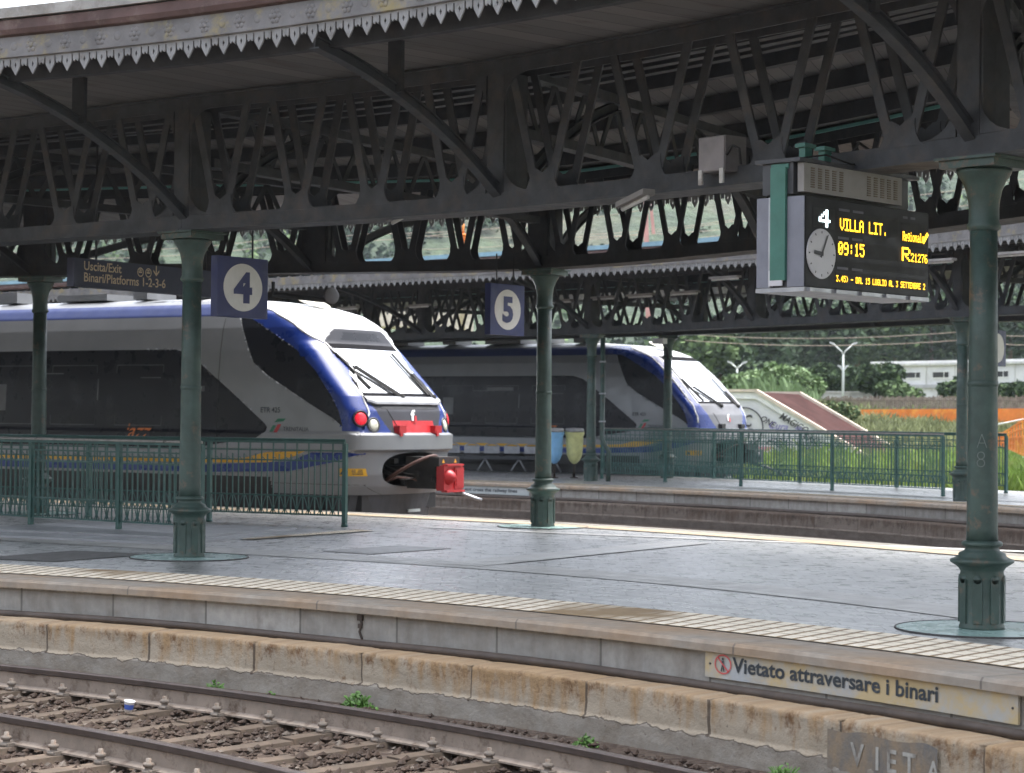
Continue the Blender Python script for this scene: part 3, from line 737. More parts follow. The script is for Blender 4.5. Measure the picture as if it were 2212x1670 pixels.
# ------------------------------------------------------------------ canopies
ZC0, ZC1, ZT0, ZT1 = 3.69, 3.86, 5.04, 5.20           # bottom chord, top chord
def idx_at(cv, i, n=8):                                # point at fractional node index on a smooth_curve
    t = max(0, min(len(cv.p) - 1.0001, i * n)); a = int(t); p = cv.p[a].lerp(cv.p[a + 1], t - a); return Vector((p.x, p.y, 0))
def half_bay(row, i, dark):
    global ZC0, ZC1
    ZC0, ZC1 = (3.80, 3.97) if dark else (3.69, 3.86)
    m = MB(); A = lambda f, z: idx_at(row, i + f) + Z * z
    pts = [idx_at(row, i + q / 6) for q in range(7)]
    sideN = lambda f: (lambda d: Vector((-d.y, d.x, 0)).normalized())(idx_at(row, i + min(f + .02, .999)) - idx_at(row, i + max(f - .02, .0)))
    # bottom chord: plate with two upright angles; top chord likewise
    P = [p + Z * ZC0 for p in pts]
    m.sweep(P, [(-.21, 0), (.21, 0), (.21, .02), (-.21, .02)], 0)
    for s_ in (-1, 1):
        m.sweep(P, [(s_ * .15 - .012, .02), (s_ * .15 + .012, .02), (s_ * .15 + .012, .17), (s_ * .15 - .012, .17)], 0)
        m.sweep([p + Z * ZT0 for p in pts], [(s_ * .15 - .012, 0), (s_ * .15 + .012, 0), (s_ * .15 + .012, .16), (s_ * .15 - .012, .16)], 0)
    m.sweep([p + Z * (ZT1 - .02) for p in pts], [(-.21, 0), (.21, 0), (.21, .02), (-.21, .02)], 0)
    for j in range(4):
        c = (j + .5) / 4; n_ = sideN(c)
        for s_ in (-1, 1):
            o = n_ * (s_ * .15)
            for sg in (1, -1):
                m.bar(A(c + sg * .016, ZC1 - .04) + o, A(c + sg * .085, ZT0 + .06) + o, .098, .022, n_, 0)
            # gusset with hollowed top
            t_ = (A(c + .01, 0) - A(c - .01, 0)); L = (A(c + .06, 0) - A(c - .06, 0)).length / .12; t_.normalize()
            hw = .27; poly = [(-hw, 0), (hw, 0), (hw * .80, .03), (hw * .66, .09), (hw * .60, .17), (hw * .61, .22), (hw * .30, .22), (0, .17), (-hw * .30, .22), (-hw * .61, .22), (-hw * .60, .17), (-hw * .66, .09), (-hw * .80, .03)]
            m.prism(poly, .014, A(c, ZC1 - .02) + o - n_ * .007, t_, Z, 0)
    return m
def post(row, i, dark):
    m = MB(); pw = .44 if dark else .28; p = idx_at(row, i); d = (idx_at(row, i + .04) - idx_at(row, i - .04)).normalized(); n_ = Vector((-d.y, d.x, 0))
    m.box(p + Z * (ZC1 + ZT0) / 2, pw, .04, ZT0 - ZC1 + .02, d, n_)
    for s_ in (-1, 1):
        m.box(p + n_ * s_ * .155 + Z * (ZC1 + ZT0) / 2, pw * .8, .025, ZT0 - ZC1 + .02, d, n_)
        m.box(p + d * s_ * pw * .45 + Z * (ZC1 + ZT0) / 2, .022, .30, ZT0 - ZC1 + .02, d, n_)
    for s_ in (-1, 1):
        for zz, dz in ((ZC1, 1), (ZT0, -1)):
            poly = [(0, 0), (s_ * .36, 0)] + [(s_ * (.36 - .36 * math.sin(q * math.pi / 12)), dz * .30 * (1 - math.cos(q * math.pi / 12))) for q in range(1, 7)]
            m.prism(poly, .016, p + d * s_ * pw * .45 + n_ * -.16 + Z * zz, d, Z)
    return m
def bracket(a, b, sag=.12):
    """curved T-section brace from the girder foot a up to the eaves b"""
    a, b = Vector(a), Vector(b); m = MB(); n = 12; P = []
    for i in range(n + 1):
        f = i / n; p = a.lerp(b, f); p.z += sag * 4 * f * (1 - f) - .10 * max(0, .25 - f) ; P.append(p)
    m.sweep(P, [(-.055, 0), (.055, 0), (.055, .016), (.010, .016), (.010, .10), (-.010, .10), (-.010, .016), (-.055, .016)], 0)
    m.sweep(P, [(-.04, .10), (.04, .10), (.04, .112), (-.04, .112)], 0)
    return m
def cross_girder(b, c):
    m = MB(); d = (c - b); L = d.length; d.normalize(); n_ = Vector((-d.y, d.x, 0)); a0, a1 = b + d * .3, c - d * .3
    for z, h in ((5.13, .10), (4.50, .10)): m.bar(a0 + Z * z, a1 + Z * z, .16, h)
    k = max(4, int(L / .75))
    for i in range(k):
        p, q, r_ = a0.lerp(a1, i / k), a0.lerp(a1, (i + .5) / k), a0.lerp(a1, (i + 1) / k)
        m.bar(p + Z * 5.1, q + Z * 4.52, .07, .02, n_); m.bar(q + Z * 4.52, r_ + Z * 5.1, .07, .02, n_)
    return m
HALF = [(0, 0), (0, .060), (.013, .088), (0, .122), (0, .19), (.048, .118), (.055, .100), (.055, .040), (.060, .032), (.068, .032), (.073, .040), (.073, .082), (.086, .104), (.1075, .080), (.1075, 0)]
def valance(cv, a, b, ztop, off=0., flip=1, unit=.215):
    m = MB(); n = int((b - a) / unit)
    tri = tessellate_polygon([[Vector((x, y, 0)) for x, y in HALF]])
    for i in range(n):
        c = a + (i + .5) * unit; p = cv.at(c, ztop, off); d = cv.tan(c); nn = cv.nor(c)
        for sx in (1, -1):
            for lay in (0, 1):
                vs = [p + d * (sx * x) - Z * y + nn * (.014 * lay) for x, y in HALF]
                m.add(vs, [tuple(q) for q in tri])
            k = len(HALF); fr = [p + d * (sx * x) - Z * y for x, y in HALF]; bk = [v + nn * .014 for v in fr]
            m.add(fr + bk, [(q, (q + 1) % k, k + (q + 1) % k, k + q) for q in range(k) if not (q + 1 == k)])
    return m
def rosettes(m, cv, a, b, z, off, mi, unit=.215):
    n = int((b - a) / unit)
    for i in range(n):
        c = a + (i + .5) * unit; p = cv.at(c, z, off); ax = -cv.nor(c)
        if i % 2:
            m.lathe([(.045, 0), (.047, .008), (.04, .014), (.02, .017)], p, 14, mi, ax)
        else:
            d = cv.tan(c)
            for q in range(6):
                g = 2 * math.pi * q / 6; m.lathe([(.030, 0), (.030, .010), (.018, .018)], p + (d * math.cos(g) + Z * math.sin(g)) * .046, 8, mi, ax)
            m.lathe([(.028, 0), (.028, .018), (.012, .026)], p, 10, mi, ax)
def canopy(label, N1, N2, near_cv, far_cv, zf_far, fasc_a, ros=True, col_nodes=(), vis=None):
    row1, row2 = smooth_curve(N1), smooth_curve(N2); nn = len(N1) - 1
    root = thing('station_canopy', (N1[len(N1) // 2][0], N1[len(N1) // 2][1], ZC0), label, 'canopy')
    K = [q / 4 for q in range(nn * 4 + 1)]
    A_, B_, C_, D_ = [], [], [], []
    for f in K:
        b = idx_at(row1, f); c = idx_at(row2, f); B_.append(b); C_.append(c)
        A_.append(near_cv.at(near_cv.near(b))); D_.append(far_cv.at(far_cv.near(c)))
    # roof skin: four slopes seen from below, plus the weathered upper face
    def skin(ra, za, rb, zb, sub=4):
        vs = []; uv = []; run = 0
        for i in range(len(ra)):
            if i: run += (ra[i] - ra[i - 1]).length
            for j in range(sub + 1):
                f = j / sub; p = ra[i].lerp(rb[i], f); p.z = za + (zb - za) * f; vs.append(p); uv.append((run, (rb[i] - ra[i]).length * f))
        k = sub + 1
        return vs, [(i * k + j, i * k + j + 1, (i + 1) * k + j + 1, (i + 1) * k + j) for i in range(len(ra) - 1) for j in range(sub)], uv
    MID = [b.lerp(c, .5) for b, c in zip(B_, C_)]
    secs = [(A_, 5.10, B_, 5.215), (B_, 5.215, MID, 5.75), (MID, 5.75, C_, 5.215), (C_, 5.215, D_, zf_far + .22)]
    m = MB()
    for s_ in secs: m.add(*skin(*s_)[:2], 0, skin(*s_)[2])
    m.build('soffit', 'boards', root)
    m = MB()
    tops = [(A_, 5.50, B_, 5.56), (B_, 5.56, MID, 5.95), (MID, 5.95, C_, 5.56), (C_, 5.56, D_, zf_far + .50)]
    for s_ in tops: m.add(*skin(*s_)[:2], 0)
    m.build('roof', 'bluemetal' if not ros else 'slab', root)
    # purlins under the inner slopes
    for q in (.12, .28, .44, .56, .72, .88):
        m = MB(); zz = 5.215 + (.5 - abs(q - .5)) * 2 * .535
        P = [b.lerp(c, q) + Z * zz for b, c in zip(B_, C_)]
        m.sweep(P, [(-.06, -.20), (.06, -.20), (.06, -.005), (-.06, -.005)]); m.build('purlin', 'iron_dark', root)
    for q in ():
        for ra, rb, za, zb in ((A_, B_, 5.10, 5.215), (C_, D_, 5.215, zf_far + .22)):
            m = MB(); P = [a.lerp(b, q) + Z * (za + (zb - za) * q) for a, b in zip(ra, rb)]
            m.sweep(P, [(-.04, -.05), (.04, -.05), (.04, -.006), (-.04, -.006)]); m.build('purlin', 'iron_dark', root)
    m = MB(); m.sweep([c + Z * 5.20 for c in C_], [(-.23, -.045), (-.19, -.045), (-.19, -.01), (-.23, -.01)] if False else [(.20, -.05), (.24, -.05), (.24, -.015), (.20, -.015)]); m.build('flange_strip', 'cyan', root)
    for row, g in ((row1, 0), (row2, 1)):
        for i in range(nn):
            half_bay(row, i, g).build('girder', 'iron_grime' if (g == 0 and ros) else 'iron_dark', root)
        for i in range(1, nn): post(row, i, g).build('girder_post', 'iron_grime' if (g == 0 and ros) else 'iron_dark', root)
    for i in range(1, nn):
        f = i * 4; b, c, a, d = B_[f], C_[f], A_[f], D_[f]
        out1 = (a - b); L = out1.length; out1.normalize()
        cross_girder(b, c).build('cross_girder', 'iron_dark', root)
        bracket(b + out1 * .16 + Z * 3.84, b + out1 * (L - .12) + Z * 4.90, .16).build('bracket', 'iron_grime' if ros else 'iron_dark', root)
        q_ = b + out1 * (.16 + (L - .28) * .58); m = MB(); m.bar(q_ + Z * 4.66, q_ + Z * 5.14, .16, .05, out1); m.build('bracket_strut', 'iron_dark', root)
        inn = (c - b).normalized()
        bracket(b + inn * .16 + Z * 3.84, b + inn * 2.5 + Z * 5.02, .14).build('bracket', 'iron_dark', root)
        bracket(c - inn * .16 + Z * 3.84, c - inn * 2.5 + Z * 5.02, .14).build('bracket', 'iron_dark', root)
        o2 = (d - c); L2 = o2.length; o2.normalize()
        bracket(c + o2 * .16 + Z * 3.84, c + o2 * max(.6, L2 - .1) + Z * (zf_far + .05), .12).build('bracket', 'iron_dark', root)
    # eaves
    EB = near_cv.pts(0, .36, near_cv.near(B_[0]), near_cv.near(B_[-1]), .5); m = MB(); m.sweep([p + Z * 4.94 for p in EB], [(-.05, 0), (.05, 0), (.05, .165), (-.05, .165)]); m.build('eaves_beam', 'iron_dark', root)
    fa, fb = near_cv.near(B_[0]), near_cv.near(B_[-1]); fa = max(fa, fasc_a)
    dz = 0 if ros else -.06
    valance(near_cv, fa, fb, 5.115 + dz, -.006).build('valance', 'valance', root)
    m = MB(); P = near_cv.pts(0, 0, fa, fb, .4)
    m.sweep([p + Z * (5.10 + dz) for p in P], [(-.02, 0), (.03, 0), (.03, .20), (-.02, .20)])
    m.sweep([p + Z * 5.105 for p in P], [(.035, 0), (.035, .018), (-.0, .018), (-.0, 0)])
    rosettes(m, near_cv, fa, fb, 5.205, -.021 + .002, 0); m.build('fascia', 'fascia', root)
    m = MB(); m.sweep([p + Z * 5.302 for p in P], [(.02, 0), (.075, .015), (.10, .06), (.10, .15), (.06, .165), (-.05, .165), (-.05, 0)]); m.build('gutter', 'gutter', root)
    m = MB(); m.sweep([p + Z * 5.47 for p in P], [(.13, 0), (.13, .10), (-.4, .10), (-.4, 0)]); m.build('roof_edge', 'slab' if ros else 'bluemetal', root)
    ga, gb = far_cv.near(C_[0]), far_cv.near(C_[-1]);
    valance(far_cv, ga, gb, zf_far + .19, .0).build('valance', 'valance', root)
    m = MB(); P = far_cv.pts(0, 0, ga, gb, .4)
    m.sweep([p + Z * (zf_far + .18) for p in P], [(-.03, 0), (.02, 0), (.02, .20), (-.03, .20)])
    m.sweep([p + Z * (zf_far + .39) for p in P], [(-.11, 0), (.05, 0), (.05, .15), (-.11, .15)]); m.build('fascia', 'fascia', root)
    return root, row1, row2
A1 = [(-30.6, 44.0), (-26.0, 40.5), (-21.5, 37.1), (-17.0, 33.7), (-12.4, 30.3), (-8.0, 26.9), (-3.64, 23.55), (-.07, 20.85), (3.68, 16.32), (6.5, 11.4), (8.6, 6.5), (10.6, 1.6), (12.4, -3.4), (14.0, -8.4)]
A2 = [(-26.0, 43.0), (-21.4, 40.4), (-16.8, 37.6), (-12.2, 35.0), (-7.6, 33.4), (-3.0, 32.1), (.47, 30.7), (3.3, 26.9), (5.7, 21.9), (7.6, 16.6), (9.4, 11.5), (11.2, 6.5), (13.0, 1.5), (14.8, -3.5)]
can1, ROW1, ROW2 = canopy('near dark iron canopy overhead with lattice girders and a scalloped grey eaves board', A1, A2, NE, FE, 4.68, 0)
B1 = [(-26, 77.6), (-21, 73.5), (-16.2, 69.5), (-11.5, 65.4), (-6.9, 61.2), (-2.4, 56.9), (2.0, 52.45), (5.55, 47.25), (9.07, 41.95), (12.5, 36.6), (15.9, 31.2)]
_r = smooth_curve(B1)
B2 = []
for i in range(len(B1)):
    d = (idx_at(_r, i + .05) - idx_at(_r, i - .05)); d = Vector((d.x, d.y, 0)).normalized(); p = Vector((B1[i][0], B1[i][1], 0)) + Vector((-d.y, d.x, 0)) * 3.75; B2.append((p.x, p.y))
_r2 = smooth_curve(B2); FAS2 = Curve([_r2.at(_r2.L * q / 60, 0, 2.2) for q in range(61)])
can2, ROW3, ROW4 = canopy('farther dark iron canopy, its pale scalloped eaves seen below the near canopy', B1, B2, P2, FAS2, 4.80, P2.near(B1[2]), False)

# ------------------------------------------------------------------ columns
def column_proto():
    r = thing('iron_column', (0, 0, 0), '', 'column', 'cast iron canopy columns')
    m = MB(); m.lathe([(.176, 0), (.176, .03), (.168, .05), (.164, .40), (.170, .43), (.166, .46), (.185, .49), (.222, .515), (.245, .53), (.247, .55), (.215, .562), (.185, .58), (.180, .60), (.140, .62), (.125, .645), (.155, .66), (.160, .678), (.150, .69), (.122, .70)], n=32, smooth=True)
    for k_ in range(8):
        g = 2 * math.pi * (k_ + .5) / 8; c = Vector((math.cos(g), math.sin(g), 0)); tt = Vector((-c.y, c.x, 0))
        m.box(c * .158 + Z * .23, .075, .04, .34, tt, c); m.lathe([(.034, -.02), (.034, .02)], c * .158 + Z * .40, 10, 0, c)
    m.build('pedestal', 'iron', r)
    m = MB(); m.lathe([(.124, .69), (.121, .8), (.112, 2.2), (.106, 3.16)], n=28)
    m.lathe([(.112, 1.9), (.120, 1.91), (.120, 1.94), (.112, 1.95)], n=24); m.build('shaft', 'iron', r)
    m = MB(); m.lathe([(.106, 3.12), (.130, 3.14), (.135, 3.165), (.118, 3.19), (.118, 3.30), (.124, 3.36), (.140, 3.44), (.170, 3.51), (.205, 3.56), (.215, 3.58), (.215, 3.60)], n=28)
    m.box((0, 0, 3.635), .50, .50, .06); m.box((0, 0, 3.677), .56, .56, .022); m.build('capital', 'iron', r)
    m = MB(); m.lathe([(.66, 0), (.66, .010), (.05, .012)], n=48, smooth=False); m.build('base_plate', 'base', r)
    m = MB(); m.lathe([(.66, .0), (.66, .014), (.673, .014), (.673, 0)], n=48, smooth=False, cap=False); m.build('rim', mat('iron_rim', (.05, .05, .05), .6), r)
    return r
cp = column_proto()
COLS = [((3.69, 16.32), 'big green iron column nearest the camera, at the right beside the departure board', 0),
        ((-3.64, 23.62), 'green iron column left of the number 4 sign, front row of the near platform', 0),
        ((.47, 30.72), 'green iron column right of the number 5 sign, by the bins', 0),
        ((-7.58, 33.4), 'green iron column at the far left, standing in the railings of the stairwell', 0),
        ((2.0, 52.45), 'green iron column just right of the yellow rubbish bag, with a thin pipe beside it', 1),
        ((9.07, 41.95), 'green iron column partly hidden behind the big foreground column', 1),
        ((4.15, 55.5), 'thin far green column in front of the second train windscreen', 1)]
for i, ((x, y), lb, far) in enumerate(COLS):
    o = cp if i == 0 else copy_tree(cp)
    if i == 0: scr_ = o
    o.location = (x, y, 0.0); o['label'] = lb; o.scale = (1, 1, 1.029 if i in (2, 3, 6) else 1.0); o.rotation_euler = (0, 0, R(-46 + 7 * i))
    if far:
        for ch in list(o.children):
            if ch.name.startswith(('base_plate', 'rim')): bpy.data.objects.remove(ch)
m = MB(); dirv = Vector((-.225, -.974, 0)); tx = Vector((.974, -.225, 0)); cpos = wl(scr_) + dirv * .1195 + Z * 1.42
m.text('A', .17, cpos - tx * .05, tx, Z, 0, -.03, .8, lift=.002); m.text('8', .19, cpos - tx * .055 - Z * .15, tx, Z, 0, -.03, .9, lift=.002)
o = m.build('scratched_tag', 'chalk', None); o.parent = scr_; o.matrix_parent_inverse = Matrix.Translation(-wl(scr_)) ; o.matrix_parent_inverse = (Matrix.Translation(wl(scr_)) @ Matrix.Rotation(scr_.rotation_euler.z, 4, 'Z')).inverted()
# ------------------------------------------------------------------ trains
def lerp_tab(tab, x):
    if x <= tab[0][0]: return tab[0][1]
    for (a, b), (c, d) in zip(tab, tab[1:]):
        if x <= c: return b + (d - b) * (x - a) / (c - a)
    return tab[-1][1]
def inside(poly, x, y):
    r = False; n = len(poly)
    for i in range(n):
        x0, y0 = poly[i]; x1, y1 = poly[i - 1]
        if (y0 > y) != (y1 > y) and x < (x1 - x0) * (y - y0) / (y1 - y0) + x0: r = not r
    return r
SF = [(.45, .42), (.80, .22), (.95, .13), (1.15, .07), (1.5, .05), (1.54, .04), (1.57, -.03), (1.83, -.03), (1.87, .05), (2.0, .09), (2.25, .16), (2.5, .34), (3.40, 1.20), (3.46, 1.25), (3.68, 1.32), (3.82, 1.48), (3.98, 1.74), (4.12, 2.25), (4.22, 3.0), (4.30, 4.3)]
AA = [(.5, .62), (1.5, .46), (2.1, .42), (2.6, .46), (3.4, .60), (3.8, .85), (4.1, 1.0), (4.3, 1.2)]
PP = [(.5, 2.2), (1.9, 2.2), (2.5, 3.0), (3.3, 3.4), (3.7, 3.0), (4.3, 2.4)]
WW = [(.45, 1.30), (.80, 1.40), (1.2, 1.45), (1.54, 1.45), (1.57, 1.475), (1.84, 1.475), (1.88, 1.45), (2.3, 1.44), (2.8, 1.41), (3.3, 1.36), (3.7, 1.29), (3.95, 1.20), (4.10, 1.08), (4.2, .92), (4.26, .72), (4.30, .40)]
CREASE = [(1.85, .25), (2.23, .25), (2.5, .42), (3.02, .86), (3.42, 1.30), (3.78, 1.86), (4.01, 2.40), (4.2, 3.4), (4.24, 4.4), (4.25, 30)]      # h -> s of the blue band's front edge
CABW = [(3.05, 3.92), (2.75, 3.35), (2.60, 3.08), (2.25, 2.85), (1.23, 2.33), (.79, 2.12), (.56, 1.97), (.66, 2.25), (.80, 2.46), (1.20, 2.93), (1.69, 3.33), (2.62, 3.80), (2.9, 3.92)]
WINB = [(30, 3.34), (4.45, 3.33), (4.1, 3.24), (3.89, 3.11), (3.04, 2.55), (2.30, 2.03), (2.22, 1.95), (2.26, 1.86), (2.45, 1.76), (3.2, 1.66), (3.9, 1.56), (30, 1.56)]
YEL = [(30, 1.30), (3.79, 1.30), (2.23, 1.33), (1.64, 1.44), (1.38, 1.54), (2.24, 1.51), (2.73, 1.40), (3.79, 1.36), (30, 1.36)]
BLU = [(30, 1.13), (3.78, 1.13), (1.71, 1.19), (.82, 1.35), (.23, 1.51), (.48, 1.53), (1.23, 1.52), (1.71, 1.36), (3.79, 1.26), (30, 1.26)]
UND = [(30, 1.08), (2.16, 1.08), (2.10, .80), (2.0, .3), (30, .3)]
SF_B = SF[:11] + [(2.5, .32), (3.80, 1.55), (3.90, 1.72), (4.05, 2.10), (4.20, 2.85), (4.30, 4.3)]
CREASE_B = [(h, lerp_tab(SF_B, h) + lerp_tab(AA, h) * (1 - (1 - .91 ** lerp_tab(PP, h)) ** (1 / lerp_tab(PP, h)))) for h in (1.9, 2.2, 2.5, 2.8, 3.2, 3.6, 3.8, 3.9, 4.0)] + [(4.2, 3.0), (4.24, 4.4), (4.25, 30)]
SF_A, CREASE_A = SF, CREASE
def build_train(N, th, label, name, front_red=True, lit=True):
    global SF, CREASE
    SF, CREASE = (SF_A, CREASE_A) if front_red else (SF_B, CREASE_B)
    WB, WT, VT = (2.561, 3.33, 3.42) if front_red else (2.62, 3.76, 3.88)
    u = Vector((math.cos(th), -math.sin(th), 0)); nv = Vector((-math.sin(th), -math.cos(th), 0)); N = Vector((N.x, N.y, ZR))
    root = thing(name, N - u * 10, label, 'train')
    W = lambda s, y, h: N - u * s + nv * y + Z * h
    def surf(y, h, off=0.):           # point on the nose at lateral y
        w_, a, p = lerp_tab(WW, h), lerp_tab(AA, h), lerp_tab(PP, h); q = min(.9999, abs(y) / w_)
        return W(lerp_tab(SF, h) + a * (1 - (1 - q ** p) ** (1 / p)) - off, y, h)
    def sside(s, h, sg=1, off=.004):
        w_, a, p = lerp_tab(WW, h), lerp_tab(AA, h), lerp_tab(PP, h); s0 = lerp_tab(SF, h)
        if s >= s0 + a: return W(s, sg * (w_ + off), h)
        q = min(1, max(0, 1 - (s - s0) / a)); return W(s - off * .5, sg * (w_ * (1 - q ** p) ** (1 / p) + off), h)
    hs = []; h = .80
    while h < 4.301: hs.append(round(h, 4)); h += .0233
    hs += [2.62, 3.76, 3.88, 2.56, 3.3301, 3.42, 3.69, 3.49, 3.63, 2.5,  1.5401, 1.5701, 1.8301, 1.8701]; hs = sorted(set(hs))
    NC, NS, NL = 44, 120, 30
    def cols(h):
        w_, a, p, s0 = lerp_tab(WW, h), lerp_tab(AA, h), lerp_tab(PP, h), lerp_tab(SF, h); out = []
        for i in range(NC + 1):
            q = math.sin(.5 * math.pi * i / NC) ; out.append((s0 + a * (1 - (1 - q ** p) ** (1 / p)), w_ * q))
        sb = s0 + a; se = max(5.2, sb + .4)
        for i in range(1, NS + 1): out.append((sb + (se - sb) * i / NS, w_))
        for i in range(1, NL + 1): out.append((se + (24 - se) * i / NL, w_))
        return out
    C = [[(s, y, h) for s, y in cols(h)] for h in hs]; k = len(C[0])
    SIDE = [CABW + CABW[:1], WINB, YEL + YEL[:1], BLU + BLU[:1], [(b, a) for a, b in CREASE]]
    for row in C:                                     # pull grid points onto the livery's edges, so they read as clean lines
        for j in range(1, k):
            s, y, h = row[j]
            if s > 5.4 or h > 4.27 or h < .9: continue
            if h < 1.55 and s < 1.0:                  # rim of the coupler opening
                rho = ((y / .86) ** 2.6 + (abs(h - 1.23) / .30) ** 2.6) ** (1 / 2.6)
                if abs(rho - 1) < .055 and rho > 0:
                    y, h = y / rho, 1.23 + (h - 1.23) / rho; w_, a_, p_ = lerp_tab(WW, h), lerp_tab(AA, h), lerp_tab(PP, h)
                    row[j] = (lerp_tab(SF, h) + a_ * (1 - (1 - min(.9999, y / w_) ** p_) ** (1 / p_)), y, h); continue
            if 1.87 < h < VT + .02 and s < lerp_tab(CREASE, h) + .02 and 0 < j < NC:
                yl = [lerp_tab([(1.86, .68), (2.15, .90), (2.5, 1.07)], h)] if h < 2.5 else [lerp_tab([(2.5, 1.07), (3.4, 1.02), (3.9, .94)], h) + e for e in (-.065, 0, .035)]
                q_ = min(yl, key=lambda v: abs(v - y))
                if abs(q_ - y) < .028:
                    w_, a_, p_ = lerp_tab(WW, h), lerp_tab(AA, h), lerp_tab(PP, h); row[j] = (lerp_tab(SF, h) + a_ * (1 - (1 - min(.9999, q_ / w_) ** p_) ** (1 / p_)), q_, h); continue
            sidey = j >= NC - 14
            if not sidey: continue
            best = None
            for pl in SIDE:
                for (a, b), (c, d) in zip(pl, pl[1:]):
                    dx, dy = c - a, d - b; L2 = dx * dx + dy * dy
                    if L2 < 1e-9: continue
                    t = max(0, min(1, ((s - a) * dx + (h - b) * dy) / L2)); px, py = a + dx * t, b + dy * t; q = math.hypot(px - s, (py - h))
                    if best is None or q < best[0]: best = (q, px, py)
            if best and best[0] < (.026 if j > NC or h < 3.3 else .016):
                s, h = best[1], best[2]; w_, a_, p_, s0 = lerp_tab(WW, h), lerp_tab(AA, h), lerp_tab(PP, h), lerp_tab(SF, h)
                y = w_ if s >= s0 + a_ else w_ * (1 - min(1, max(0, 1 - (s - s0) / a_)) ** p_) ** (1 / p_)
                row[j] = (s, y, h)
    parts = {}
    def cls(s, y, h):
        ay = abs(y); w_ = lerp_tab(WW, h); sc = lerp_tab(CREASE, h)
        front = s < sc if h > 2.5 else (s < sc and ay < w_ * .975)
        if h < 1.545:
            if s < 1.0 and ((ay / .86) ** 2.6 + (abs(h - 1.23) / .30) ** 2.6) < 1 and ay < .86: return None
            if inside(UND, s, h): return 'underframe'
            if inside(YEL, s, h) : return 'yellow_stripe'
            if inside(BLU, s, h): return 'blue_stripe'
            return 'body'
        if h < 1.88: return 'body' if not inside(WINB, s, h) else 'window_band'
        if front and h > 4.2 and s > 4.6: return 'body'
        if front or (s < sc + .02 and h < 4.2):
            if h < (2.5 if front_red else 2.56):
                yb = lerp_tab([(1.86, .68), (2.15, .90), (2.5, 1.07)], h)
                if ay < yb:
                    if front_red and ay < .62 - .1 * max(0, 1.96 - h) and h < 2.07: return 'red_panel'
                    return 'front_panel'
                return 'blue_band'
            if h < VT:
                yw = lerp_tab([(2.5, 1.07), (3.4, 1.02), (3.9, .94)], h)
                if ay < yw - .065 and WB < h < WT: return 'windscreen'
                if ay < yw: return 'windscreen_frame'
                return 'hood' if ay < yw + .035 else 'blue_band'
            if h < 3.69 and front_red:
                yp = lerp_tab([(3.42, 1.04), (3.69, .70)], h)
                if ay < yp * .62 and 3.49 < h < 3.63: return 'destination_display'
                if ay < yp: return 'display_panel'
            return 'hood'
        if inside(CABW, s, h): return 'cab_window'
        ins = lerp_tab([(1.88, .55), (1.97, .60), (2.25, .66), (2.46, .80), (2.93, 1.20), (3.33, 1.69), (3.80, 2.62), (3.92, 3.0), (4.0, 3.4)], h)
        if s < ins and h > 1.90: return 'blue_band'
        if inside(WINB, s, h): return 'window_band'
        if h > 3.93: return 'roof_band' if h < 4.16 else 'body'  # silver above the band stands in for the lit edge of the blue roof
        return 'body'
    mats_ = {'body': 'tsilver', 'underframe': 'black', 'yellow_stripe': 'tyellow', 'blue_stripe': 'tblue', 'window_band': 'tdark', 'red_panel': 'tred', 'front_panel': 'tpanel' if front_red else 'tpanel2', 'blue_band': 'tblue', 'windscreen': 'tmir',
             'windscreen_frame': 'tframe', 'hood': 'twhite', 'destination_display': 'tdark', 'display_panel': 'tpanel', 'cab_window': 'tdark', 'roof_band': 'tblue_shade'}
    for sg in (1, -1):
        for i in range(len(hs) - 1):
            for j in range(k - 1):
                a, b, c, d = C[i][j], C[i][j + 1], C[i + 1][j + 1], C[i + 1][j]
                s_ = (a[0] + b[0] + c[0] + d[0]) / 4; y_ = (a[1] + b[1] + c[1] + d[1]) / 4; h_ = (a[2] + b[2] + c[2] + d[2]) / 4
                q = cls(s_, y_, h_)
                if q is None: continue
                mb, ix = parts.setdefault(q, (MB(), {}))
                f = []
                for (ii, jj, pt) in ((i, j, a), (i, j + 1, b), (i + 1, j + 1, c), (i + 1, j, d)):
                    key = (ii, jj, sg if jj else 0)
                    if key not in ix: ix[key] = len(mb.v); mb.v.append(W(pt[0], sg * pt[1], pt[2]))
                    f.append(ix[key])
                if sg > 0: f.reverse()
                mb.f.append(f); mb.m.append(0); mb.sm.append(True)
    mb, ix = parts['body']; top = len(hs) - 1                      # close the roof
    for j in range(k - 1):
        a, b = C[top][j], C[top][j + 1]
        mb.quad(W(a[0], a[1], hs[-1]), W(b[0], b[1], hs[-1]), W(b[0], -b[1], hs[-1]), W(a[0], -a[1], hs[-1]))
    e_ = [W(24, 1.4, .8), W(24, -1.4, .8), W(24, -1.2, 3.9), W(24, 1.2, 3.9)]; mb.quad(*e_)
    objs = {}
    for q, (mb, ix) in parts.items(): objs[q] = mb.build(q, mats_[q], root)
    up = Z
    # pocket behind the coupler opening
    m = MB()
    P0 = [(math.copysign(abs(math.cos(g)) ** (2 / 2.6), math.cos(g)) * .87, 1.23 + math.copysign(abs(math.sin(g)) ** (2 / 2.6), math.sin(g)) * .305) for g in [2 * math.pi * i / 40 for i in range(40)]]
    o0 = len(m.v); m.v += [surf(y, h, -.004) for y, h in P0] + [W(1.1, y * .8, 1.23 + (h - 1.23) * .8) for y, h in P0]
    for i in range(40):
        m.f.append([i, (i + 1) % 40, 40 + (i + 1) % 40, 40 + i]); m.m.append(0); m.sm.append(False)
    m.f.append([40 + i for i in range(40)]); m.m.append(0); m.sm.append(False)
    m.build('coupler_pocket', 'black', root)
    # underframe, bogies, snow plough
    m = MB(); m.box(W(12.5, 0, .62), 22.5, 2.3, .5, u); m.box(W(1.3, 0, .66), 1.8, 2.2, .26, u)
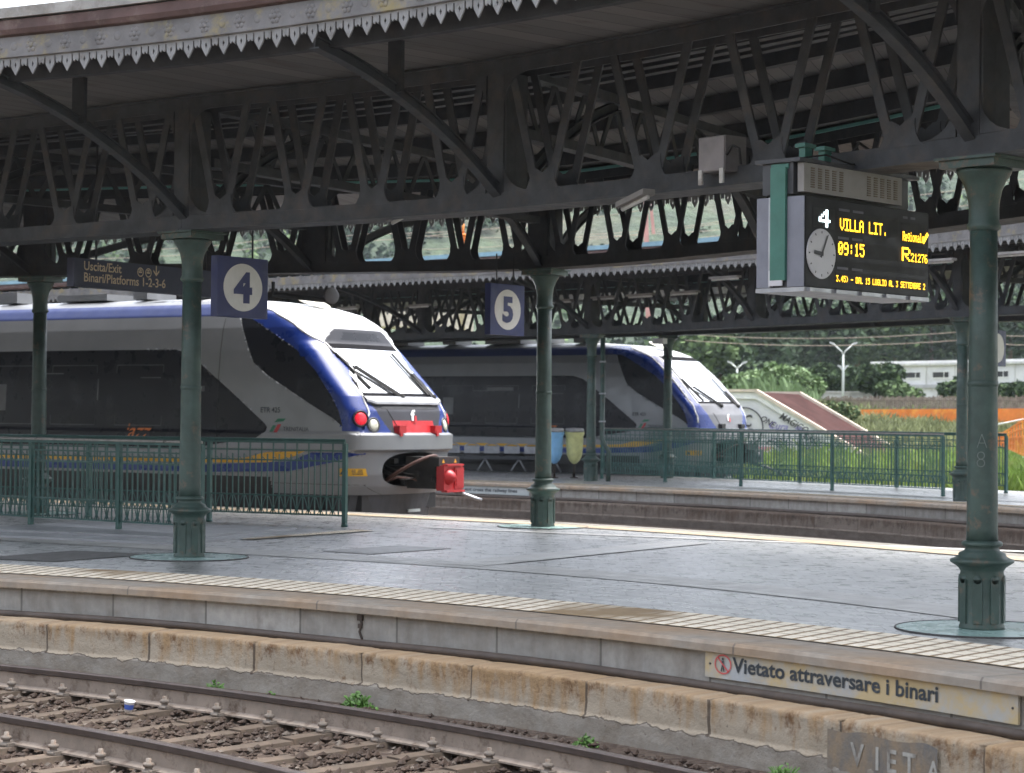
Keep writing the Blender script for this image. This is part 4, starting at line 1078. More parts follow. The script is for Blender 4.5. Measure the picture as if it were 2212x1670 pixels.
    for bs in (4.2, 6.6, 18.5): m.lathe([(.42, -1.0), (.42, 1.0)], W(bs, 0, .42), 20, 0, nv)
    m.build('bogie', 'black', root)
    m = MB(); P = []
    for i in range(13):
        y = -1.22 + 2.44 * i / 12; q = abs(y) / 1.3; P.append((y, .26 + .5 * (1 - (1 - q ** 2.2) ** (1 / 2.2))))
    for (y0, s0), (y1, s1) in zip(P, P[1:]): m.hexa([W(s0 + .1, y0, .30), W(s0 + .3, y0, .30), W(s1 + .3, y1, .30), W(s1 + .1, y1, .30)], [W(s0, y0, .81), W(s0 + .3, y0, .81), W(s1 + .3, y1, .81), W(s1, y1, .81)])
    m.build('snow_plough', 'dkgrey', root)
    m = MB(); m.box(W(.27, -.25, .50), .02, .36, .05, u); m.build('plough_plate', 'plate2', root)
    # wiper cowl under the windscreen
    if front_red:
        m = MB(); n = 24; prof = [(2.505, -.01), (2.50, .05), (2.40, .075), (2.365, .06), (2.345, -.02)]; vs = []
        for i in range(n + 1):
            y = -1.10 + 2.2 * i / n; cut = max(0, abs(y) - .92) / .2 * .09
            for h, o in prof: vs.append(surf(y, h + (cut if h < 2.45 else 0) * .6, o))
        m.add(vs, [(i * 5 + j, i * 5 + j + 1, (i + 1) * 5 + j + 1, (i + 1) * 5 + j) for i in range(n) for j in range(4)], 0, None, False)
        m.build('wiper_cowl', mat('cowl_grey', (.25, .26, .28), .35), root)
        m = MB()
        for i in range(n):
            y = -.8 + 1.6 * i / n; y1 = -.8 + 1.6 * (i + 1) / n; m.quad(surf(y, 2.345, .012), surf(y1, 2.345, .012), surf(y1, 2.285, .006), surf(y, 2.285, .006))
        m.build('cowl_dark_strip', 'black', root)  # black strip below the cowl, for its dark underside
    # wipers
    for a, b, c in (((.10, 2.50), (.80, 3.02), (.98, 3.25)), ((-.92, 2.50), (-.78, 2.92), (-.62, 3.28))):
        m = MB(); m.bar(surf(*a, .05), surf(*b, .06), .05, .03, u); m.bar(surf(a[0] + .06, a[1], .04), surf(b[0] + .05, b[1], .06), .025, .03, u)
        m.bar(surf(b[0] - .02, b[1] - .38, .03), surf(*c, .035), .035, .025, u); m.lathe([(.05, -.02), (.05, .05)], surf(*a, .02), 10, 0, u); m.build('wiper', 'rubber', root)
    # lamps
    for sg in ((1, -1) if front_red else ()):
        for (yy, hh, rr, mt, nm) in ((1.285, 2.11, .115, 'lampred', 'tail_lamp'), (1.06, 2.005, .105, 'lampwhite', 'headlamp')):
            p = surf(yy, hh); e = .02
            nx = (surf(yy + e, hh) - surf(yy - e, hh)).cross(surf(yy, hh + e) - surf(yy, hh - e)).normalized(); nx = nx if nx.dot(u) > 0 else -nx
            p = p if sg > 0 else surf(-yy, hh); nx = nx if sg > 0 else nx - nv * 2 * nx.dot(nv)
            m = MB(); m.lathe([(rr * 1.28, -.03), (rr * 1.28, .012), (rr * 1.02, .016), (rr * 1.0, .004)], p, 24, 0, nx); hb = m.build(nm + '_housing', 'dkgrey' if nm == 'headlamp' else 'tdark', root)
            m = MB(); m.lathe([(rr * .98, .008), (rr * .8, .022), (rr * .4, .03), (.01, .032)], p, 20, 0, nx); m.build(nm, mt if (lit or nm == 'headlamp') else 'tred', root)
    # red front hatch brackets, mark
    for yy in (.50, -.58):
        m = MB(); m.box(surf(yy, 1.93, .05), .12, .20, .13, u); m.box(surf(yy + .04, 1.86, .03), .10, .07, .10, u); m.build('hatch_bracket', 'tred' if front_red else 'black', root)
    c = surf(.02, 2.09, .012); tx = -nv; ty = (surf(0, 2.25) - surf(0, 2.10)).normalized()
    m = MB(); m.text('f', .26, c + nv * .07, tx, ty, 0, .030, 1.5, shear=.25, lift=.004); mk_ = m.build('front_mark', 'mark', root)
    m = MB(); m.add([c + tx * x + ty * y + u * .012 for x, y in ((.0, -.045), (.085, -.03), (.10, .09), (.045, .07))], [(0, 1, 2, 3)]); m.build('front_mark_accent', 'tred', root)
    # side lettering
    def side_text(body, s, h, size, mt, nm, bold=.0, sx=1., shear=0.):
        vs, fs = text_geo(body, bold, 'LEFT', 1.); m = MB(); m.add([sside(s - (x * sx + y * shear) * size, h + y * size, 1, .006) for x, y in vs], fs); return m.build(nm, mt, root)
    side_text('jazz', 5.60, 1.72, .40, 'torange', 'script_lettering', .005, 1.05, .35)
    side_text('TRENITALIA', 1.86, 1.885, .105, 'letters', 'side_lettering', .002, 1.0)
    side_text('ETR 425', 2.38, 2.205, .13, 'letters', 'number_lettering', .012, 1.0)
    m = MB()
    m.add([sside(s, h, 1, .006) for s, h in ((2.06, 1.86), (1.98, 1.86), (1.90, 2.00), (1.98, 2.00))], [(0, 1, 2, 3)]); m.build('logo_red', 'tred', root)
    m = MB(); m.add([sside(s, h, 1, .006) for s, h in ((2.16, 1.87), (2.09, 1.87), (2.02, 1.98), (2.09, 1.98))], [(0, 1, 2, 3)])
    m.add([sside(s, h, 1, .006) for s, h in ((2.06, 2.03), (1.98, 2.10), (1.80, 2.10), (1.86, 2.05))], [(0, 1, 2, 3)]); m.build('logo_green', 'logogreen', root)
    m = MB(); vs = [sside(.64 - .39 * i / 12, h, 1, .014) for i in range(13) for h in (1.13, 1.195, 1.26)]; m.add(vs, [(3 * i + q, 3 * i + q + 1, 3 * i + q + 4, 3 * i + q + 3) for i in range(12) for q in (0, 1)]); lb = m.build('warning_label', 'tyellow', root)
    m = MB(); m.add([sside(s, h, 1, .022) for s, h in ((.60, 1.155), (.48, 1.155), (.54, 1.24))], [(0, 1, 2)])
    for q in range(4): m.add([sside(s, h - .024 * q, 1, .022) for s, h in ((.40, 1.24), (.28, 1.24), (.28, 1.228), (.40, 1.228))], [(0, 1, 2, 3)])
    m.build('label_print', 'letters', root)
    # seams
    m = MB()
    def seam(pts, r=.006):
        m.tube([sside(s, h, 1, .0) for s, h in pts], r, 5)
    seam([(3.38, 1.3 + .1 * i) for i in range(27)]); seam([(2.10 - .1 * i, .98) for i in range(19)]); seam([(.32, .98), (.30, .90), (.28, .80)]); seam([(30 - 28 + 0, 1.55)] + [(2 - .1 * i, 1.55) for i in range(1, 18)])
    m.tube([surf(.62 - .5 * q / 8 if False else .70 - .22 * q / 8, 2.30 - .36 * q / 8, .003) for q in range(9)], .006, 5); m.build('panel_seam', 'black', root)
    # interior glimpses, put on the dark glass as paler grey patches
    m = MB()
    for s, h, ww, hh in ((5.0, 2.82, .5, .02), (6.3, 2.6, .03, .4), (7.6, 2.9, .8, .02), (8.9, 2.45, .4, .5), (3.9, 2.62, .42, .10) if front_red else (7.0, 2.95, .95, .10)):
        m.add([sside(s + ww / 2, h - hh / 2, 1, .004), sside(s - ww / 2, h - hh / 2, 1, .004), sside(s - ww / 2, h + hh / 2, 1, .004), sside(s + ww / 2, h + hh / 2, 1, .004)], [(0, 1, 2, 3)])
    m.build('window_glimpse', mat('dim_glimpse', (.10, .105, .11), .5), root)
    m = MB()
    for i in range(7):
        s = 4.7 + i * 1.65; wv = 1.15
        ring = [(s, 1.95), (s + wv, 1.95), (s + wv, 3.05), (s, 3.05)]
        for (a, b), (c2, d2) in zip(ring, ring[1:] + ring[:1]): m.bar(sside(a, b, 1, .002), sside(c2, d2, 1, .002), .02, .008, nv)
    m.build('window_frame', 'dkgrey', root)
    # coupler
    m = MB(); m.box(W(-.05, 0, 1.12), 1.3, .34, .34, u); m.box(W(-.30, 0, 1.38), .70, .62, .16, u); m.box(W(-.25, .22, 1.12), .6, .10, .42, u); m.box(W(-.22, -.30, 1.1), .5, .12, .36, u)
    for q in range(6): m.box(W(.1 - .14 * q, .29 - .06 * (q % 2), 1.0 + .08 * (q % 3)), .09, .08, .10, u)
    m.build('coupler', 'rubber', root)
    m = MB(); m.tube([W(.3 - .75 * math.sin(g), .62 - .45 * (1 - math.cos(g)), 1.02 + .46 * math.sin(g)) for g in [math.pi * q / 14 for q in range(15)]], .030, 8)
    m.tube([W(.35, .62, .98), W(.1, .5, 1.10), W(-.1, .30, 1.08), W(-.2, .2, 1.0)], .022, 8); m.build('hose', 'hose', root)
    rc = random.Random(4); m = MB()
    for q in range(9):
        y0, y1, h0 = rc.uniform(-.6, .6), rc.uniform(-.5, .5), rc.uniform(1.0, 1.4); m.tube([W(.5, y0, h0), W(.2, y0 * .8, h0 - .12), W(-.02, (y0 + y1) / 2, h0 - .16), W(-.2, y1 * .5, 1.12)], rc.uniform(.010, .018), 6)
    for q in range(8): m.box(W(rc.uniform(.15, .5), rc.uniform(-.7, .7), rc.uniform(1.0, 1.42)), .12, rc.uniform(.05, .14), rc.uniform(.05, .12), u)
    m.build('cable', mat('greasy_cable', (.045, .042, .04), .45, 0, .3, 8), root)
    if front_red:
        m = MB(); m.box(W(-.66, 0, 1.10), .16, .56, .44, u); m.box(W(-.74, -.15, 1.10), .05, .27, .36, u); m.box(W(-.74, -.15, 1.10), .07, .20, .28, u)
        m.lathe([(.15, 0), (.13, .05), (.08, .12), (.035, .16)], W(-.72, .14, 1.12), 18, 0, u); m.box(W(-.74, 0, .875), .12, .54, .035, u); m.box(W(-.74, 0, 1.325), .10, .50, .03, u)
        for q in (-1, 1): m.box(W(-.735, -.15, 1.10), .08, .29, .012, u, None, 0, (Z + nv * q * .8).normalized())
        m.build('coupler_cover', 'tred', root)
        m = MB(); m.tube([W(-.60, -.10, .90), W(-.98, -.35, .74), W(-1.05, -.42, .71)], .035, 8); m.build('release_lever', 'steel', root)
        m = MB()
        for yy in (.18, -.18): m.add([W(-.655, yy - .04, 1.36), W(-.655, yy + .04, 1.36), W(-.655, yy, 1.43)], [(0, 1, 2)])
        m.build('warning_triangle', 'tyellow', root)
    else:
        m = MB(); m.box(W(-.72, 0, 1.12), .3, .5, .36, u); m.lathe([(.12, 0), (.10, .06), (.05, .10)], W(-.87, .1, 1.12), 14, 0, u); m.tube([W(-.5, -.1, .95), W(-.9, -.4, .80), W(-1.3, -.5, .62)], .04, 8); m.build('coupler_head', 'dkgrey', root)
    for sg in (1, -1):                                # white piping along the edge of the front
        m = MB(); m.tube([sside(s, h, sg, .0) for h, s in [(hh, lerp_tab(CREASE, hh)) for hh in [2.02 + .06 * q for q in range(37)]]], .020, 6); m.build('piping', 'mark', root)
    # roof kit
    m = MB(); m.lathe([(.34, 0), (.34, .01), (.30, .02)], W(2.35, .05, 4.20), 26, 0, (Z * .93 + u * .36)); m.build('roof_emblem', mat('cream_disc', (.62, .60, .52), .4), root)
    m = MB()
    for s, ln, hh in ((4.6, .5, .14), (5.9, .35, .2), (7.4, 1.3, .12), (9.4, .5, .2), (12, 2., .25)): m.box(W(s, .35, 4.30 + hh / 2), ln, .8, hh, u)
    m.build('roof_equipment', 'roofkit', root)
    return root
build_train(Vector((-1.62, 36.4, 0)), TH1, 'nearer train at the left with a red coupler cover and red front panel', 'regional_train')
build_train(Vector((6.14, 58.0, 0)), TH2, 'farther train behind the number 5 sign and the right railing, coupler uncovered', 'regional_train', False, False)
# ------------------------------------------------------------------ signs
def frame_px(a, b, Ya, Yb):
    """frame from a left pixel/depth and a right pixel/depth: origin, x axis, length"""
    p, q = at(*a, Ya), at(*b, Yb); q.z = p.z; d = (q - p); L = d.length; return p, d.normalized(), L
def number_sign(px0, top, bot, Y0, px1, Y1, digit, label):
    p = at(px0, top, Y0); q = at(px1, top, Y1); pb = at(px0, bot, Y0); d = q - p; d.z = 0; L = d.length; d.normalize(); H = p.z - pb.z
    nrm = d.cross(Z); nrm = nrm if nrm.y < 0 else -nrm
    c = (p + d * L / 2); c.z = p.z - H / 2
    r = thing('platform_sign', c, label, 'platform sign', 'platform number signs')
    m = MB(); m.box(c - nrm * .05, L, .10, H, d); m.build('sign_box', 'signblue', r)
    rad = H * .395; rx = L * .385
    m = MB(); m.disc(c, rad, d, Z, 0, 48, .004, rx); m.build('sign_disc', 'signwhite', r)
    m = MB(); vs, fs = text_geo(digit, .05, 'CENTER', 1.); ys = [y for x, y in vs]; hh = max(ys) - min(ys); sc = H * .52 / hh; mid = (max(ys) + min(ys)) / 2
    m.add([c + d * (x * sc * (rx / rad) * 1.02) + Z * ((y - mid) * sc) + nrm * .008 for x, y in vs], fs); m.build('sign_digit', 'signblue', r)
    m = MB()
    for f in (.25, .75): m.tube([p + d * L * f - nrm * .05, Vector((*(p + d * L * f - nrm * .05).xy, 3.95))], .012, 6)
    m.build('hanger', 'iron_dark', r); return r
number_sign(470, 551, 683, 23.95, 579, 24.65, '4', 'blue sign with a white disc and the number 4')
number_sign(1060, 611, 722, 29.55, 1133, 30.2, '5', 'blue sign with a white disc and the number 5')
# a further number sign seen edge-on behind the big column
p = at(2155, 715, 40.5)
r = thing('platform_sign', p, 'dark blue sign showing half of a white disc just right of the big foreground column', 'platform sign', 'platform number signs')
d = Vector((.52, .85, 0)); nrm = Vector((.85, -.52, 0)); c = at(2156, 752, 40.5)
m = MB(); m.box(c - nrm * .05, .95, .1, .70, d); m.build('sign_box', 'signblue', r)
m = MB(); m.disc(c, .28, d, Z, 0, 36, .004, .36); m.build('sign_disc', 'signwhite', r)
m = MB(); m.tube([c + Z * .3, c + Z * .9], .012, 6); m.build('hanger', 'iron_dark', r)

# exit sign
p = at(160, 556, 26.6); q = at(498, 601, 29.3); d = q - p; d.z = 0; L = d.length; d.normalize(); nrm = d.cross(Z); nrm = nrm if nrm.y < 0 else -nrm
pb = at(160, 618, 26.6); H = p.z - pb.z; c = p + d * L / 2 - Z * H / 2
r = thing('direction_sign', c, 'long dark blue hanging sign with tan lettering pointing to exit and platforms', 'direction sign')
m = MB(); m.box(c - nrm * .06, L, .12, H, d); m.build('sign_box', 'signnavy', r)
m = MB(); o = p - Z * H
m.text('Uscita/Exit', .165, o + d * (L * .055) + Z * (H * .60), d, Z, 0, .012, 1.0)
m.build('sign_lettering', 'signtan', r); m = MB()
m.text('Binari/Platforms', .165, o + d * (L * .055) + Z * (H * .20), d, Z, 0, .012, 1.0); m.build('sign_lettering', 'signtan', r); m = MB()
m.text('1-2-3-6', .165, o + d * (L * .055 + .165 * (max(x for x, y in text_geo('Binari/Platforms 1-2-3-6', .012, 'LEFT', 1.)[0]) - max(x for x, y in text_geo('1-2-3-6', .012, 'LEFT', 1.)[0]))) + Z * (H * .20), d, Z, 0, .012, 1.0)
m.build('sign_lettering', 'signtan', r); m = MB()
def arrow_down(m, o, s):
    m.add([o + d * x * s + Z * y * s + nrm * .005 for x, y in ((-.07, 1), (.07, 1), (.07, .2), (-.07, .2))], [(0, 1, 2, 3)])
    for g in (-1, 1): m.add([o + d * x * s * g + Z * y * s + nrm * .0055 for x, y in ((0, 0), (.42, .42), (.42, .62), (0, .2))], [(0, 1, 2, 3)])
arrow_down(m, o + d * (L * .50) + Z * (H * .60), .14); arrow_down(m, o + d * (L * .89) + Z * (H * .18), .14)
for f in (.40, .45):
    cc = o + d * (L * f) + Z * (H * .70); m.disc(cc, .062, d, Z, 0, 28, .005, None, .014); m.box(cc + nrm * .004, .06, .004, .02, d); m.box(cc + nrm * .004 + Z * .028, .04, .004, .016, d)
m.build('sign_symbols', 'signtan', r)
m = MB()
for f in (.15, .85): m.tube([p + d * L * f - nrm * .06, Vector((*(p + d * L * f - nrm * .06).xy, 5.15))], .015, 6)
m.build('hanger', 'iron_dark', r)

# ------------------------------------------------------------------ departure board
bp = at(1738, 422, 16.6); bq = at(2005, 455, 17.97); d = bq - bp; d.z = 0; BL = d.length; d.normalize(); nrm = d.cross(Z); nrm = nrm if nrm.y < 0 else -nrm
bb = at(1726, 618.5, 16.6); BH = bp.z - bb.z; o = bp - Z * BH                 # lower left front corner
r = thing('departure_board', o + d * BL / 2 + Z * BH, 'hanging electronic departure board with amber text and a round clock', 'departure board')
T = .46
P = lambda x, y, k=0.: o + d * (x * BL) + Z * (y * BH) + nrm * k
m = MB(); m.box(o + d * BL / 2 + Z * BH / 2 - nrm * T / 2, BL, T - .02, BH, d); m.build('casing', 'dkgrey', r)
m = MB(); m.hexa([P(-.004, .0, -.16), P(-.004, .0, .002), P(.0, .0, .002), P(.0, .0, -.16)], [P(-.004, 1, -.16), P(-.004, 1, .002), P(.0, 1, .002), P(.0, 1, -.16)]); m.build('side_panel', 'boardgrey', r)
m = MB(); m.hexa([P(-.004, .0, -T), P(-.004, .0, -.30), P(0, 0, -.30), P(0, 0, -T)], [P(-.004, 1, -T), P(-.004, 1, -.30), P(0, 1, -.30), P(0, 1, -T)]); m.build('side_panel', 'boardgrey', r)
m = MB(); m.box(P(-.012, .70, -.235), .03, .145, BH * 1.25, d); m.box(P(.0, 1.34, -.235) + d * BL * .01, .06, .17, .04, d); m.build('side_post', 'boardgreen', r)
m = MB(); m.box(P(-.016, .10, -.255), .014, .13, BH * .17, d); m.build('side_label', 'clockface', r)
m = MB(); m.box(P(-.006, .5, -.325), .02, .02, BH, d); m.build('side_trim', 'steel', r)
m = MB(); m.box(P(.5, .5, 0), BL * .995, .012, BH * .99, d); m.build('screen_glass', 'screen', r)
SC = r
F = lambda x, y: P(x, y, .009)
def field(x0, x1, y0, y1):
    m = MB(); m.quad(F(x0, y0), F(x1, y0), F(x1, y1), F(x0, y1)); m.build('display_field', 'screen2', SC)
field(.06, .225, .66, .885); field(.245, .74, .66, .87); field(.245, .74, .385, .545); field(.765, .985, .58, .86); field(.765, .985, .39, .57); field(.235, .97, .075, .20); field(.235, .97, .255, .33)
# dot-matrix glyphs
G5 = {'V': '10001 10001 10001 10001 10001 01010 00100', 'I': '11111 00100 00100 00100 00100 00100 11111', 'L': '10000 10000 10000 10000 10000 10000 11111', 'A': '01110 10001 10001 11111 10001 10001 10001',
      'T': '11111 00100 00100 00100 00100 00100 00100', '.': '00000 00000 00000 00000 00000 00100 00100', ' ': '00000 00000 00000 00000 00000 00000 00000', '0': '01110 10001 10011 10101 11001 10001 01110',
      '9': '01110 10001 10001 01111 00001 00001 01110', ':': '00000 00100 00100 00000 00100 00100 00000', '1': '00100 01100 00100 00100 00100 00100 01110', '5': '11111 10000 11110 00001 00001 10001 01110',
      '4': '00010 00110 01010 10010 11111 00010 00010', '3': '11111 00010 00100 00010 00001 10001 01110', ')': '01000 00100 00010 00010 00010 00100 01000', '-': '00000 00000 00000 11111 00000 00000 00000',
      'D': '11110 10001 10001 10001 10001 10001 11110', 'U': '10001 10001 10001 10001 10001 10001 01110', 'G': '01110 10001 10000 10111 10001 10001 01110', 'O': '01110 10001 10001 10001 10001 10001 01110',
      'S': '01111 10000 10000 01110 00001 00001 11110', 'E': '11111 10000 10000 11110 10000 10000 11111', 'M': '10001 11011 10101 10101 10001 10001 10001', 'B': '11110 10001 10001 11110 10001 10001 11110',
      'R': '11110 10001 10001 11110 10100 10010 10001', '2': '01110 10001 00001 00010 00100 01000 11111', '7': '11111 00001 00010 00100 00100 00100 00100', '6': '01110 10000 10000 11110 10001 10001 01110',
      'N': '10001 11001 10101 10011 10001 10001 10001', 'e': '00000 00000 01110 10001 11111 10000 01110', 'g': '00000 01111 10001 10001 01111 00001 01110', 'i': '00100 00000 01100 00100 00100 00100 01110',
      'o': '00000 00000 01110 10001 10001 10001 01110', 'n': '00000 00000 10110 11001 10001 10001 10001', 'a': '00000 00000 01110 00001 01111 10001 01111', 'l': '01100 00100 00100 00100 00100 00100 01110'}
def led(body, x0, x1, y0, y1, mt='led', nm='amber_text', shear=0.):
    n = len(body) * 6 - 1; m = MB(); cw = (x1 - x0) / n; chh = (y1 - y0) / 7
    for i, c in enumerate(body):
        if c == ' ' and m.v: m.build(nm, mt, SC); m = MB()
        for rr, row in enumerate(G5[c].split()):
            for cc_, bit in enumerate(row):
                if bit == '1':
                    xa = x0 + (i * 6 + cc_) * cw + shear * (6 - rr) * cw; ya = y1 - (rr + 1) * chh
                    m.quad(P(xa, ya, .013), P(xa + cw * 1.02, ya, .013), P(xa + cw * 1.02, ya + chh * 1.0, .013), P(xa, ya + chh * 1.0, .013))
    return m.build(nm, mt, SC)
led('VILLA LIT.', .262, .64, .665, .80)
led('09:15', .25, .455, .39, .535)
led('Regionale', .772, .955, .635, .745)
m = MB(); m.bar(P(.945, .64, .014), P(.985, .75, .014), .03, .004, nrm, 0); m.build('amber_text', 'led', SC)
led('R', .765, .835, .40, .56); led('21276', .842, .985, .40, .50)
led('3.45) - DAL 15 LUGLIO AL 3 SETTEMBRE 2', .235, .965, .085, .155)
led('4', .10, .185, .675, .872, 'ledw', 'white_number')
capm = mat('faint_caption', (.10, .10, .12), .6)
for x, y in ((.255, .88), (.365, .88), (.25, .565), (.36, .565), (.245, .225), (.36, .225), (.775, .895), (.84, .895)): m = MB(); m.quad(F(x, y), F(x + .085 if x < .7 else x + .04, y), F(x + .085 if x < .7 else x + .04, y + .028), F(x, y + .028)); m.build('caption_print', capm, SC)
cc = P(.118, .375, .0); cr = BH * .268
m = MB(); m.lathe([(cr * 1.04, .008), (cr * 1.04, .016), (cr, .018), (.001, .018)], cc, 44, 0, nrm, False); ck = m.build('clock', 'clockface', SC)
m = MB()
def hand(ang, L, wd):
    v = d * math.sin(ang) + Z * math.cos(ang); s_ = v.cross(nrm); m.quad(cc - v * L * .2 - s_ * wd + nrm * .022, cc - v * L * .2 + s_ * wd + nrm * .022, cc + v * L + s_ * wd + nrm * .022, cc + v * L - s_ * wd + nrm * .022)
hand(R(275), cr * .58, .016); hand(R(28), cr * .86, .011)
for q in range(12):
    g = 2 * math.pi * q / 12; v = d * math.sin(g) + Z * math.cos(g); s_ = v.cross(nrm) * .006; m.quad(cc + v * cr * .84 - s_ + nrm * .020, cc + v * cr * .84 + s_ + nrm * .020, cc + v * cr * .94 + s_ + nrm * .020, cc + v * cr * .94 - s_ + nrm * .020)
m.build('clock_hands', 'dkgrey', ck)
m = MB(); m.box(P(.5, -.03, -T / 2), BL * 1.01, T * 1.03, .035, d)
for q in range(5): m.box(P(.1 + .2 * q, -.03, .02), BL * .16, .03, .03, d)
m.build('bottom_tray', 'steel', SC)
m = MB(); m.box(P(.40, 1.21, -.05), BL * .78, .06, BH * .32, d); vp = m.build('vent_panel', 'boardpanel', SC)
m = MB()
for gx in list(range(5)) + list(range(8, 13)):
    for gy in range(9): m.box(P(.075 + gx * .055, 1.11 + gy * .026, -.018), BL * .028, .006, BH * .013, d)
m.build('vent_slots', mat('slot_brown', (.14, .115, .085), .8), vp)
m = MB(); m.box(P(.46, 1.21, -.26), BL * .92, .30, BH * .36, d); m.box(P(.46, 1.40, -.24), BL * .96, .44, .03, d); m.build('top_box', 'dkgrey', SC)
m = MB()
for f in (.2, .35): m.box(P(f, 1.5, -.25), .10, .06, .22, d); m.box(P(f, 1.62, -.25), .16, .10, .03, d)
m.build('hanger', 'boardgreen', SC)
m = MB(); m.tube([P(.02, 1.42, -.1), P(.2, 1.50, -.05), P(.4, 1.44, -.05), P(.6, 1.52, -.1), P(.85, 1.46, -.1)], .008, 6); m.tube([P(.45, 1.6, -.1), P(.5, 1.72, -.1), P(.58, 1.66, -.1)], .012, 6); m.build('cable', 'rubber', SC)

# junction box on the girder, with its cables
c = at(1540, 333, 18.35); gd = Vector((.64, -.77, 0)); gn = Vector((-.77, -.64, 0))
r = thing('junction_box', c, 'grey metal junction box fixed on the girder left of the departure board', 'electrical box')
m = MB(); m.box(c - gn * .12, .33, .26, .31, gd); m.build('box_body', mat('box_grey', (.17, .16, .16), .6), r)
m = MB(); m.box(c + gn * .015, .31, .012, .29, gd); m.build('lid', mat('box_lid_grey', (.23, .215, .22), .55), r)
for f in (-.13, .13):
    m = MB(); m.box(c + gd * f + gn * .02 - Z * .20, .045, .02, .13, gd); m.build('mounting_tab', 'dirtwhite', r)
m = MB(); m.tube([c + gd * .17 - Z * .02, c + gd * .24 + Z * .06, c + gd * .32 + Z * .02, c + gd * .34 - Z * .12], .012, 6); m.build('cable', 'rubber', r)

# ------------------------------------------------------------------ lamps under the canopies
def tube_lamp(c, d, L, label, grp):
    r = thing('tube_lamp', c, label, 'lamp', grp); d = Vector(d).normalized()
    m = MB(); m.box(c + Z * .03, L, .14, .05, d); m.build('lamp_body', 'lampdim', r)
    m = MB(); m.tube([c - d * L * .46 - Z * .012, c + d * L * .46 - Z * .012], .022, 8); m.build('tube', 'dirtwhite', r)
for (px, py, Y, lb) in ((1372, 436, 19.0, 'tilted tube lamp hanging under the near girder, left of the junction box'), (868, 468, 21.8, 'tube lamp under the near girder above the gap between the signs 4 and 5')):
    tube_lamp(at(px, py, Y), (.55, -.8, .22), .42, lb, 'tube lamps under the near canopy')
for i, (px, py, Y, lb) in enumerate(((752, 667, 56, 'leftmost tube lamp in the dark of the far canopy'), (905, 662, 55, 'tube lamp of the far canopy above the rear of the nose of the nearer train'), (1210, 652, 53, 'tube lamp of the far canopy just right of the number 5 sign column'), (1302, 645, 52, 'tube lamp of the far canopy right of the two near columns'), (1383, 640, 50, 'tube lamp of the far canopy above the second train'), (1480, 634, 49, 'tube lamp of the far canopy left of the departure board, lower one'), (1566, 602, 46, 'tube lamp of the far canopy close to the left side of the departure board'), (2022, 566, 40, 'tube lamp of the far canopy between the departure board and the big column'), (2190, 550, 38, 'tube lamp of the far canopy right of the big column'))):
    tube_lamp(at(px, py, Y), (.62, -.78, 0), .9, lb, 'tube lamps under the far canopy')
# horn loudspeaker over the nearer train
c = at(716, 639, 33.5)
r = thing('loudspeaker', c, 'grey horn loudspeaker on a long arm above the white hood of the nearer train', 'loudspeaker')
m = MB(); m.lathe([(.05, -.18), (.07, -.06), (.13, -.01), (.14, 0), (.12, .01)], c, 20, 0, Vector((.55, -.83, .1))); m.build('horn', mat('horn_grey', (.12, .115, .12), .6), r)
a = at(590, 636, 33.4); m = MB(); m.tube([a, at(700, 648, 33.6), c - Vector((.05, -.1, 0))], .045, 8); m.tube([a, Vector((a.x, a.y, 3.75))], .03, 8); m.build('arm', 'iron_dark', r)

# ------------------------------------------------------------------ enamel warning plates on the platform faces
def plate(cv, pxa, pxb, z0, z1, mt, label, body, tsize, tx0, tz, name='warning_plate', off=.022, picto=True):
    sa, sb = cv.s_px(pxa, z1), cv.s_px(pxb, z1); n = 16; L = sb - sa
    r = thing(name, cv.at((sa + sb) / 2, z0, off), label, 'warning plate')
    m = MB(); vs = []
    for i in range(n + 1):
        t = sa + L * i / n; vs += [cv.at(t, z0, off), cv.at(t, z1, off), cv.at(t, z1, off + .02), cv.at(t, z0, off + .02)]
    m.add(vs, [(4 * i + j, 4 * i + (j + 1) % 4, 4 * i + 4 + (j + 1) % 4, 4 * i + 4 + j) for i in range(n) for j in range(4)] + [(3, 2, 1, 0), (4 * n, 4 * n + 1, 4 * n + 2, 4 * n + 3)]); m.build('plate_board', mt, r)
    vs, fs = text_geo(body, .024, 'LEFT', 1.); w_ = max(x for x, y in vs)
    words = body.split(' ')
    for wi, wd in enumerate(words):
        v0, f0 = text_geo(wd, .024, 'LEFT', 1.); xo = max(x for x, y in text_geo(' '.join(words[:wi + 1]), .024, 'LEFT', 1.)[0]) - max(x for x, y in v0)
        m = MB(); m.add([cv.at(sa + L * tx0[0] + (x + xo) / w_ * L * (tx0[1] - tx0[0]), z0 + tz + y * tsize, off - .005) for x, y in v0], f0); m.build('lettering', 'letters', r)
    if picto:
        c = cv.at(sa + L * .064, (z0 + z1) / 2 + .005, off - .003); d = cv.tan(sa + L * .064); hh = (z1 - z0)
        m = MB(); m.disc(c, hh * .36, d, Z, 0, 30, .003, hh * .42, hh * .055); m.bar(c - d * hh * .27 + Z * hh * .24 - cv.nor(sa) * .004, c + d * hh * .27 - Z * hh * .24 - cv.nor(sa) * .004, .004, hh * .05, cv.nor(sa).cross(d)); m.build('prohibition_ring', 'signred', r)
        m = MB(); nn = -cv.nor(sa)
        m.disc(c + Z * hh * .2, hh * .05, d, Z, 0, 12, .005); m.add([c + d * x * hh + Z * y * hh + nn * .005 for x, y in ((-.05, .14), (.05, .14), (.04, -.02), (.09, -.26), (.04, -.26), (0, -.08), (-.05, -.26), (-.1, -.26), (-.045, 0))], [tuple(range(9))]); m.build('walking_figure', 'letters', r)
        m = MB()
        for f in (.018, .985): m.lathe([(.008, 0), (.008, .006)], cv.at(sa + L * f, (z0 + z1) / 2, off), 8, 0, nn)
        m.build('screw', 'dkgrey', r)
    return r
